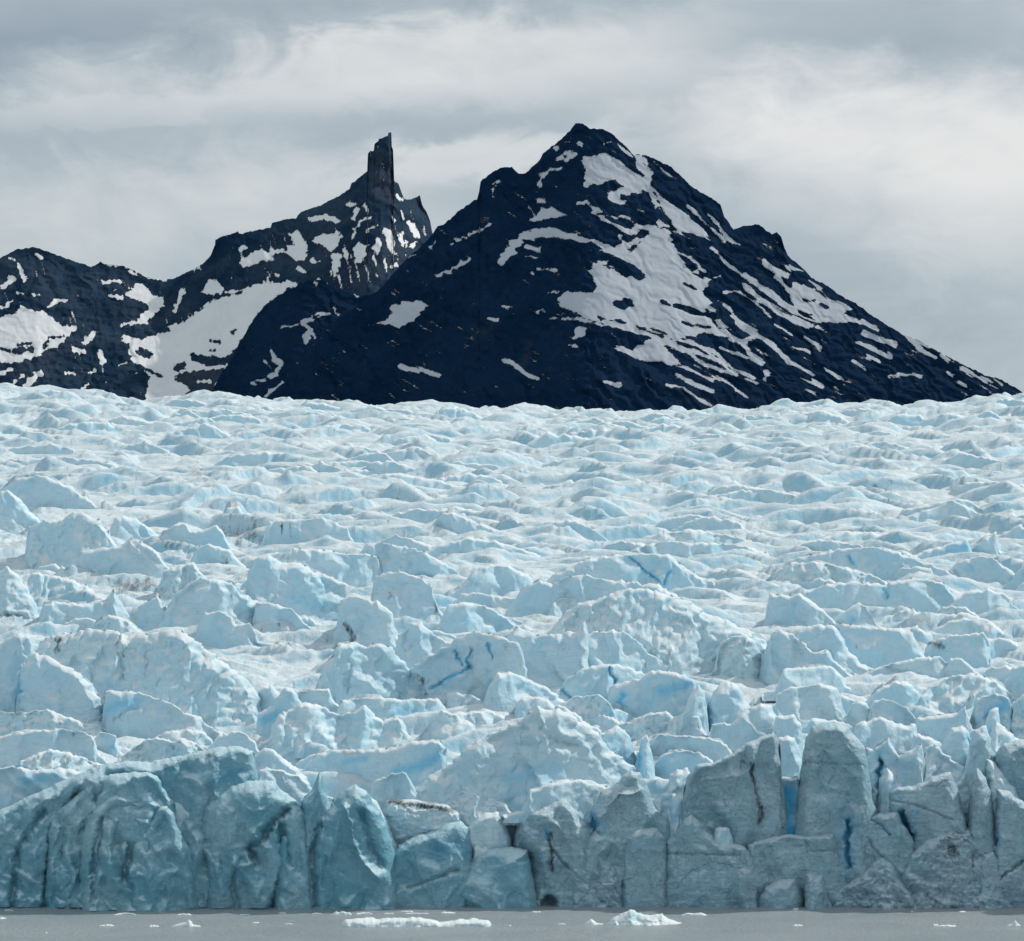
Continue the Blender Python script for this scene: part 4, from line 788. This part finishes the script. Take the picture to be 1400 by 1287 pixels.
main_snow = [
 Pn([(796,215),(830,209),(850,222),(872,240),(866,212),(876,213),(892,240),(892,262),(905,285),(915,310),(900,314),(893,275),(885,262),(870,268),(850,280),(832,272),(830,262),(845,258),(855,255),(840,247),(830,248),(800,257),(795,255),(800,240),(797,225)]),
 Pn([(893,258),(905,268),(935,290),(960,313),(972,330),(950,322),(930,318),(912,300)]),
 Pn([(893,312),(912,312),(922,335),(932,355),(950,375),(970,390),(960,398),(974,415),(962,422),(975,440),(988,460),(960,455),(942,460),(925,465),(935,482),(905,472),(890,462),(860,455),(835,447),(800,436),(790,428),(765,420),(762,408),(770,400),(795,398),(812,402),(815,390),(806,372),(812,360),(835,365),(860,375),(884,380),(872,366),(845,352),(812,342),(835,338),(862,345),(872,334),(886,322)]),
 Pn([(680,358),(690,340),(700,328),(715,318),(735,312),(760,312),(790,322),(812,330),(800,333),(770,326),(740,325),(715,330),(705,345),(690,360),(684,365)]), S([(722,338),(737,340)],7),
 S([(812,330),(840,342),(880,350),(905,372)],6), S([(812,362),(830,358)],6),
 Pn([(720,303),(735,295),(738,285),(755,283),(768,290),(778,295),(762,299),(745,300)]),
 S([(825,300),(850,312),(870,318)],6), S([(848,322),(870,312),(895,310)],8), S([(820,295),(860,298)],3), S([(845,340),(870,330)],8),
 Pn([(832,478),(850,474),(865,478),(880,468),(895,462),(905,470),(920,485),(930,497),(915,498),(890,495),(870,490),(850,482)]),
 Pn([(783,447),(800,448),(802,455),(795,463),(788,458)]), S([(776,436),(800,438),(830,445)],4), S([(788,460),(797,452)],7),
 S([(895,455),(930,465),(975,480),(1005,508)],5), S([(925,440),(985,455),(1000,462)],4),
 S([(968,418),(985,445),(1000,462),(1015,470),(1030,488),(1040,495)],8), S([(1010,470),(1030,462)],6),
 S([(992,418),(1015,445),(1032,455),(1060,475),(1080,495),(1110,511)],7), S([(1008,442),(1030,455)],8),
 S([(1018,392),(1040,410),(1070,430),(1108,445)],8), S([(975,340),(1000,366),(1020,380),(1060,410),(1100,435),(1122,441)],4.5),
 S([(1020,375),(1050,398),(1090,425)],5), S([(990,400),(1010,398),(1040,420),(1055,435)],4), S([(940,280),(960,300),(990,330)],4), S([(965,288),(1000,330),(1012,336)],3.5),
 S([(925,345),(945,352),(960,368)],5), S([(930,395),(960,385),(985,378)],3), S([(950,372),(965,368)],4), S([(935,478),(965,500),(1008,512)],6), S([(945,465),(985,495),(1005,512)],5),
 S([(925,513),(950,525),(978,535)],6), S([(913,527),(935,530),(955,545),(972,556)],4.5), S([(978,515),(1005,530),(1024,545)],3.2), S([(900,490),(940,505),(975,520)],5), S([(920,470),(955,482),(990,498),(1030,518)],4.5),
 S([(985,475),(1020,490)],3), S([(1045,517),(1050,508)],7), S([(1022,518),(1036,525)],4.5), S([(950,500),(985,520)],3),
 S([(1045,362),(1060,370),(1078,377)],8), S([(1062,380),(1082,400)],6), S([(1100,378),(1120,395),(1132,408)],3.5),
 Pn([(1080,402),(1084,386),(1100,390),(1115,395),(1130,408),(1150,414),(1165,422),(1155,430),(1172,440),(1150,443),(1120,440),(1100,430),(1085,420)]),
 S([(1078,365),(1100,372)],4), S([(1178,440),(1198,450)],8), S([(1182,455),(1205,465),(1224,470)],9), S([(1172,468),(1200,480),(1218,488)],7), S([(1188,488),(1203,496)],5), S([(1216,515),(1240,512),(1262,514)],5),
 S([(1235,455),(1255,476),(1280,489)],6.5), S([(1250,460),(1270,473)],5), S([(1288,488),(1297,496)],6), S([(1315,505),(1347,521)],5.5), S([(1310,522),(1322,528)],4), S([(1360,518),(1372,528)],5), S([(1305,487),(1335,503)],3.4), S([(1340,515),(1355,522)],4),
 S([(1128,505),(1146,516)],5.5), S([(1095,518),(1115,525)],3.4), S([(1103,533),(1118,538)],3), S([(1175,538),(1190,551)],3.2), S([(1140,530),(1155,538)],2.6), S([(1168,495),(1182,505)],3.6), S([(1100,460),(1122,475)],5), S([(1085,475),(1108,482)],5), S([(1060,443),(1083,459)],4.5), S([(1116,446),(1132,456)],4), S([(1110,520),(1125,528)],4.5), S([(1295,508),(1303,514)],4),
 S([(640,321),(655,316),(671,307)],4), S([(598,377),(620,368),(641,355)],5), Pn([(503,446),(525,438),(537,428),(530,419),(550,413),(570,410),(586,417),(575,428),(562,441),(545,448),(530,443)]),
 S([(548,502),(570,506),(600,513)],7), S([(690,493),(705,500),(718,511),(735,517)],7), S([(826,522),(847,527)],3.6), S([(736,368),(760,369)],3.4), S([(750,401),(766,398)],3.2), S([(735,426),(745,424)],4), S([(750,436),(773,437)],3.8), S([(665,437),(680,437)],4), S([(690,419),(700,418)],3.4), S([(776,472),(788,473)],4),
 S([(673,271),(680,250)],3), S([(738,257),(742,238),(752,232)],4.5), S([(755,233),(766,231)],4), S([(760,220),(785,205)],3.5), S([(775,218),(785,210)],7), S([(772,196),(780,192)],4), S([(758,205),(766,200)],3), S([(790,197),(796,199)],4), S([(825,196),(835,194)],4.5), S([(845,197),(862,212)],3), S([(790,279),(803,276)],6), S([(733,276),(744,273)],4), S([(673,250),(682,248)],4), S([(728,372),(730,376)],4),
 S([(735,299),(724,284)],4), S([(880,218),(890,236)],4), S([(895,222),(915,240),(925,245)],3), S([(560,352),(566,346)],3), S([(612,335),(640,322)],2.5), S([(590,338),(596,330)],4), S([(812,290),(820,288)],5), S([(720,352),(735,352)],3),
 Hs([(850,270),(880,265)],6), Hs([(898,288),(912,302)],9), Hs([(868,278),(886,290)],8), Hs([(845,416),(862,414)],12), Hs([(843,370),(856,376)],7), Hs([(866,374),(874,380)],6), Hs([(830,365),(840,367)],4), Hs([(905,412),(914,418)],4),
 Hs([(925,418),(960,430),(985,432)],7), Hs([(935,442),(970,448)],4), Hs([(820,435),(860,442),(905,460)],3), Hs([(875,448),(900,452),(920,462)],3), Hs([(935,388),(950,395)],2.5), Hs([(870,232),(880,240)],3),
 Hs([(845,318),(862,322)],4), Hs([(1100,410),(1112,412)],5), Hs([(1122,418),(1130,420)],4), Hs([(1140,410),(1150,414)],4), Hs([(1095,428),(1110,432)],2.5),
]
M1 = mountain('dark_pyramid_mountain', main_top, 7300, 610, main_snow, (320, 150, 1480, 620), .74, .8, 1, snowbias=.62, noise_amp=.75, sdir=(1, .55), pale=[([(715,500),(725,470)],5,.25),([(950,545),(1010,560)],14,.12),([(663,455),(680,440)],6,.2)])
tag(M1, kind='structure')

left_top = [(-190,380),(-120,352),(-60,345),(0,353),(10,348),(20,342),(45,338),(55,340),(75,348),(95,355),(110,360),(125,365),(130,362),(137,359),(150,362),(170,364),(180,368),(195,376),(210,382),(225,383),(240,380),(250,375),(265,368),(280,358),(288,350),(294,335),(294,328),(300,325),(325,317),(327,320),(350,315),(370,311),(372,305),(390,300),(405,298),(412,290),(422,286),(440,280),(455,272),(465,267),(478,258),(480,252),(488,245),(496,239),(502,234),(503,210),(506,207),(511,206),(512,197),(517,194),(518,190),(530,186),(531,181),(535,181),(535.5,200),(537.5,205),(538.5,247),(545,252),(550,265),(553,273),(562,273),(574,267),(577,280),(583,290),(588,302),(591,317),(605,340),(640,380),(700,460),(720,620)]
left_snow = [
 Pn([(180,470),(200,462),(225,448),(250,440),(262,432),(278,420),(290,411),(300,408),(330,400),(345,390),(360,384),(380,386),(398,384),(409,388),(385,402),(365,417),(345,439),(335,457),(325,477),(318,485),(300,489),(290,486),(270,492),(280,500),(320,497),(310,504),(270,508),(245,510),(238,518),(258,530),(248,560),(198,560),(200,535),(205,515),(190,502),(178,492),(185,478)]),
 Pn([(-60,445),(0,433),(15,430),(30,419),(45,424),(65,427),(72,437),(85,445),(108,446),(95,460),(70,478),(45,490),(20,498),(0,495),(-60,510)]),
 Pn([(175,397),(190,386),(200,392),(210,405),(225,405),(224,418),(210,430),(200,443),(160,446),(185,437),(205,420),(192,412),(170,405)]),
 S([(240,425),(244,410),(252,397)],7), S([(150,404),(168,408)],5), Pn([(275,402),(279,386),(290,381),(305,392),(306,400),(295,404)]),
 Pn([(325,358),(335,350),(355,342),(370,345),(373,355),(350,361),(335,368)]), Pn([(395,320),(408,316),(418,330),(421,345),(415,356),(405,357),(388,345),(400,335)]),
 Pn([(425,330),(440,318),(455,322),(468,320),(464,338),(450,342),(438,335)]), S([(428,300),(445,297),(462,302)],8), S([(432,328),(465,318)],5), S([(330,340),(336,338)],6), S([(372,345),(385,343)],8),
 S([(310,400),(340,395)],4), S([(365,368),(367,382)],4), S([(376,375),(382,378)],6), S([(408,368),(418,372)],6), S([(425,357),(436,358)],5),
 Pn([(451,348),(462,343),(468,350),(464,365),(459,378),(453,365)]), Pn([(483,335),(505,332),(500,350),(492,360),(485,362)]), Pn([(509,336),(520,323),(524,335),(516,352),(511,345)]), Pn([(523,309),(537,316),(539,335),(543,352),(535,347),(525,330)]),
 S([(497,355),(506,386)],3), S([(471,343),(478,365),(480,385)],3), S([(459,372),(470,396)],3.2), S([(452,372),(448,388),(455,394)],2.5), S([(548,318),(549,335)],5), S([(560,306),(569,322)],8), S([(562,338),(569,333)],6), S([(536,365),(543,362)],6), S([(481,325),(492,303),(508,296)],4.5), S([(488,287),(484,300)],7), S([(498,281),(503,290)],4), S([(472,281),(485,279)],3.5), S([(543,268),(547,272)],6), S([(536,296),(541,302)],4),
 S([(428,388),(433,381),(440,390)],5), S([(512,350),(515,378)],2.5), S([(488,362),(490,384)],2.5), S([(526,345),(530,372)],2.5), S([(543,350),(546,368)],2.5), S([(465,378),(466,400)],2), S([(476,350),(474,370)],2), S([(555,330),(556,350)],3), S([(500,318),(515,308)],3), S([(545,285),(552,300)],3), S([(25,362),(31,372),(35,385)],6), S([(5,392),(17,380)],8), S([(50,348),(56,352)],4), S([(65,420),(78,411),(92,411)],5), S([(5,420),(15,412)],6), S([(25,401),(52,403)],3), S([(15,354),(22,356)],4),
 Pn([(112,468),(120,456),(138,452),(128,464),(116,472)]), S([(102,478),(115,481)],7), S([(138,483),(140,494)],9), S([(165,500),(172,496)],4), S([(172,464),(190,468),(180,480)],11), S([(122,510),(130,507)],5), S([(35,528),(55,510)],9), S([(15,527),(29,514)],4.5), S([(0,513),(15,505)],5), S([(113,532),(120,524)],6), S([(90,510),(100,511)],4), S([(182,512),(186,510)],5), S([(145,361),(180,367),(205,381),(225,383)],3), S([(178,372),(186,376)],5), S([(262,370),(272,366)],3), S([(156,398),(160,396)],4), S([(140,386),(165,385)],4), S([(270,522),(288,521)],4.5), S([(293,528),(305,516)],3),
 Hs([(22,480),(45,478)],7), Hs([(25,472),(44,470)],4), Hs([(60,474),(68,462),(85,460)],4), Hs([(0,476),(12,480)],3), Hs([(190,480),(202,484)],11), Hs([(190,500),(205,508),(220,514)],3), Hs([(212,455),(228,450)],6), Hs([(288,466),(300,468)],4), Hs([(243,504),(250,500)],9), Hs([(265,488),(275,492),(290,490)],9), Hs([(285,482),(296,478)],4), Hs([(318,455),(322,450)],3),
]
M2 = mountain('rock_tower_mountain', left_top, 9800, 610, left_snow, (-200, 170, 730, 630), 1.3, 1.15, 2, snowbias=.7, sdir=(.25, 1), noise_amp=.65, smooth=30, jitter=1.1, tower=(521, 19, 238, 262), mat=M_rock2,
               pale=[([(518,215),(516,270),(530,262),(533,215)],9,.55),([(534,240),(536,285)],5,.7),([(20,510),(90,480)],14,.35),([(250,520),(320,510)],20,.5),([(470,375),(560,345)],25,.35),([(165,425),(180,415)],16,.3)])
tag(M2, kind='structure')
sh_top = [(270,600),(290,535),(300,515),(312,498),(335,457),(345,438),(365,416),(385,401),(409,389),(425,384),(440,383),(455,392),(480,402),(500,404),(530,396),(560,372),(600,350),(640,420),(660,610)]
sh_snow = [S([(384,448),(405,444),(420,438),(440,428),(452,428)],4), S([(414,442),(425,452),(418,466)],8), S([(425,450),(431,462)],4), S([(457,418),(458,428),(464,431)],4), S([(372,480),(374,492),(385,497),(378,508),(370,516)],7), S([(360,492),(370,503)],4), S([(345,524),(366,518)],3.5), S([(365,540),(386,524)],6), S([(482,398),(489,406)],3), S([(430,386),(433,390)],5)]
M3 = mountain('dark_shoulder_ridge', sh_top, 8900, 612, sh_snow, (260, 370, 670, 620), .9, .7, 3, snowbias=.45, sdir=(1, .3), jitter=2.4, smooth=20)
tag(M3, kind='structure')
print('tris after mountains', NTRI[0])

# ------------------------------------------------------------------ floating ice
def floe(name, label, cx, wl, w_, h_, shape='flat', group='small pieces of floating ice', mat=None, seed=0, pts=None, **kw):
    D = HC*F/(wl-HY)
    if pts is None:
        r = np.random.default_rng(seed+900); n = 9; u = np.linspace(0, 1, n)
        if shape == 'flat': e = np.array([0, .6, .9, .8, 1, .8, .9, .6, 0])*r.uniform(.55, 1.1, n)
        elif shape == 'peak': e = np.array([0, .2, .3, .45, .7, 1, .5, .2, 0])*r.uniform(.8, 1.1, n)
        else: e = np.array([0, .5, .9, 1, .7, .4, .3, .2, 0])*r.uniform(.7, 1.1, n)
        pts = [(cx-w_/2+w_*a, wl-h_*b) for a, b in zip(u, e)]
    dpt = max(.8, w_*D/F*.22)
    ob = sheet(name, pts, D+dpt*.4, bot=wl+2.5, mat=mat or M_floe, T_=dpt*.5, R=max(1.5, h_*.5), step=max(.7, min(1.4, w_/24)), lean=.5, relief=kw.pop('relief', .22), style='rubble', jitter=kw.pop('jitter', .35*min(1, h_/6)), back=dpt, drop=1.2, seed=seed+600, brows=5, rows=max(7, int(h_*1.2)), **kw)
    tag(ob, label, 'ice floe' if shape == 'flat' else 'iceberg', group); return ob
floe('iceberg', 'long flat white iceberg floating in front of the blue cliffs', 0, 1266, 205, 12, group='floating ice', seed=1, jitter=.9, relief=.5,
     pts=[(463,1267),(467,1262),(472,1258),(482,1256),(500,1255.5),(520,1256.5),(538,1254.5),(556,1255),(575,1254.5),(590,1257),(603,1261),(615,1260),(628,1258),(640,1258.5),(655,1257.5),(668,1258.5),(671,1262),(660,1264),(655,1267)])
floe('iceberg', 'small craggy turquoise peaked iceberg in front of the peaked serac', 0, 1263.5, 100, 20, 'peak', group='floating ice', seed=2, jitter=1.6, relief=.9, mat=M_floe,
     pts=[(828,1264),(834,1258),(842,1252),(850,1249.5),(855,1247),(862,1244),(867,1243.5),(873,1248),(880,1251),(890,1252),(897,1249),(905,1250),(913,1256),(920,1258),(928,1262),(935,1264)], marks=[(B, [(866, 1254)], 7, .5)])
floe('iceberg', 'low white ice lump just left of the craggy turquoise iceberg', 812, 1264, 28, 7, 'lump', seed=3)
floe('iceberg', 'small pointed white ice piece floating left of centre below the great dome', 252, 1267, 36, 9, 'peak', seed=4, pts=[(233,1267),(240,1264),(248,1262),(254,1261),(258,1257.5),(262,1260),(264,1264),(272,1265.5),(276,1267)])
floe('iceberg', 'small pointed white ice piece floating near the right edge', 1386, 1266, 20, 9, 'peak', seed=5)
FL = [(171,1251,32,3.2,'long thin floe left of the pointed piece near the cliff foot'),(146,1266,22,2.4,'short thin floe nearest the bottom left, below the long thin floe'),(12,1245.5,14,2.6,'bright little floe at the cliff foot by the left edge'),
      (2,1256,14,2.2,'thin floe cut by the left edge of the view'),(252,1251,20,2.4,'thin floe above the small pointed ice piece'),(210,1267,16,2.4,'thin grey floe left of the small pointed ice piece'),
      (335,1251,15,2,'thin floe below the dirty cavity of the great dome'),(386,1249,12,2,'tiny floe below the fluted pillar'),(433,1250,15,2,'thin floe below the horned tower'),
      (467,1250.5,28,5,'low white floe with a raised right end above the long flat iceberg'),(498,1250,24,3,'white floe above the left middle of the long flat iceberg'),(531,1250,15,2.4,'small floe above the centre of the long flat iceberg'),
      (556,1247,20,2,'thin floe nearest the cliff above the long flat iceberg'),(570,1249.5,36,1.6,'very thin streak of floe above the right half of the long flat iceberg'),(613,1248.5,22,2.2,'thin floe above the right tip of the long flat iceberg'),
      (395,1264,12,2,'faint small floe left of the long flat iceberg'),(733,1247.5,14,2,'tiny floe below the cave of the caved serac'),(949,1251.5,36,4,'ragged white floe right of the craggy turquoise iceberg'),
      (1088,1243.5,9,2,'tiny floe touching the foot of the rounded boulder'),(1124,1239.8,10,2,'tiny bright floe at the foot of the bright topped block'),(1091,1266,14,2.4,'faint small floe in open water below the rounded boulder'),
      (1279,1266,8,3.5,'tiny lump of ice left of the thin grey floe at lower right'),(1295,1266.5,26,2.4,'thin grey floe at lower right'),(768,1264,12,1.8,'faint thin floe left of the low white lump'),(1316,1247,10,1.6,'tiny floe below the low lumpy mound by the crack'),
      (63,1276,3,2,'tiny speck of ice nearest the bottom left corner'),(697,1266,4,1.8,'tiny speck of ice between the two big icebergs'),(1247,1247,4,1.8,'tiny speck of ice below the rubble heap'),(350,1262,10,1.6,'faint sliver of ice right of the pointed piece')]
for k, (cx_, wl, w_, h_, lab) in enumerate(FL):
    floe('ice_floe', lab, cx_, wl, w_, h_, 'flat', seed=20+k)
print('tris total', NTRI[0])
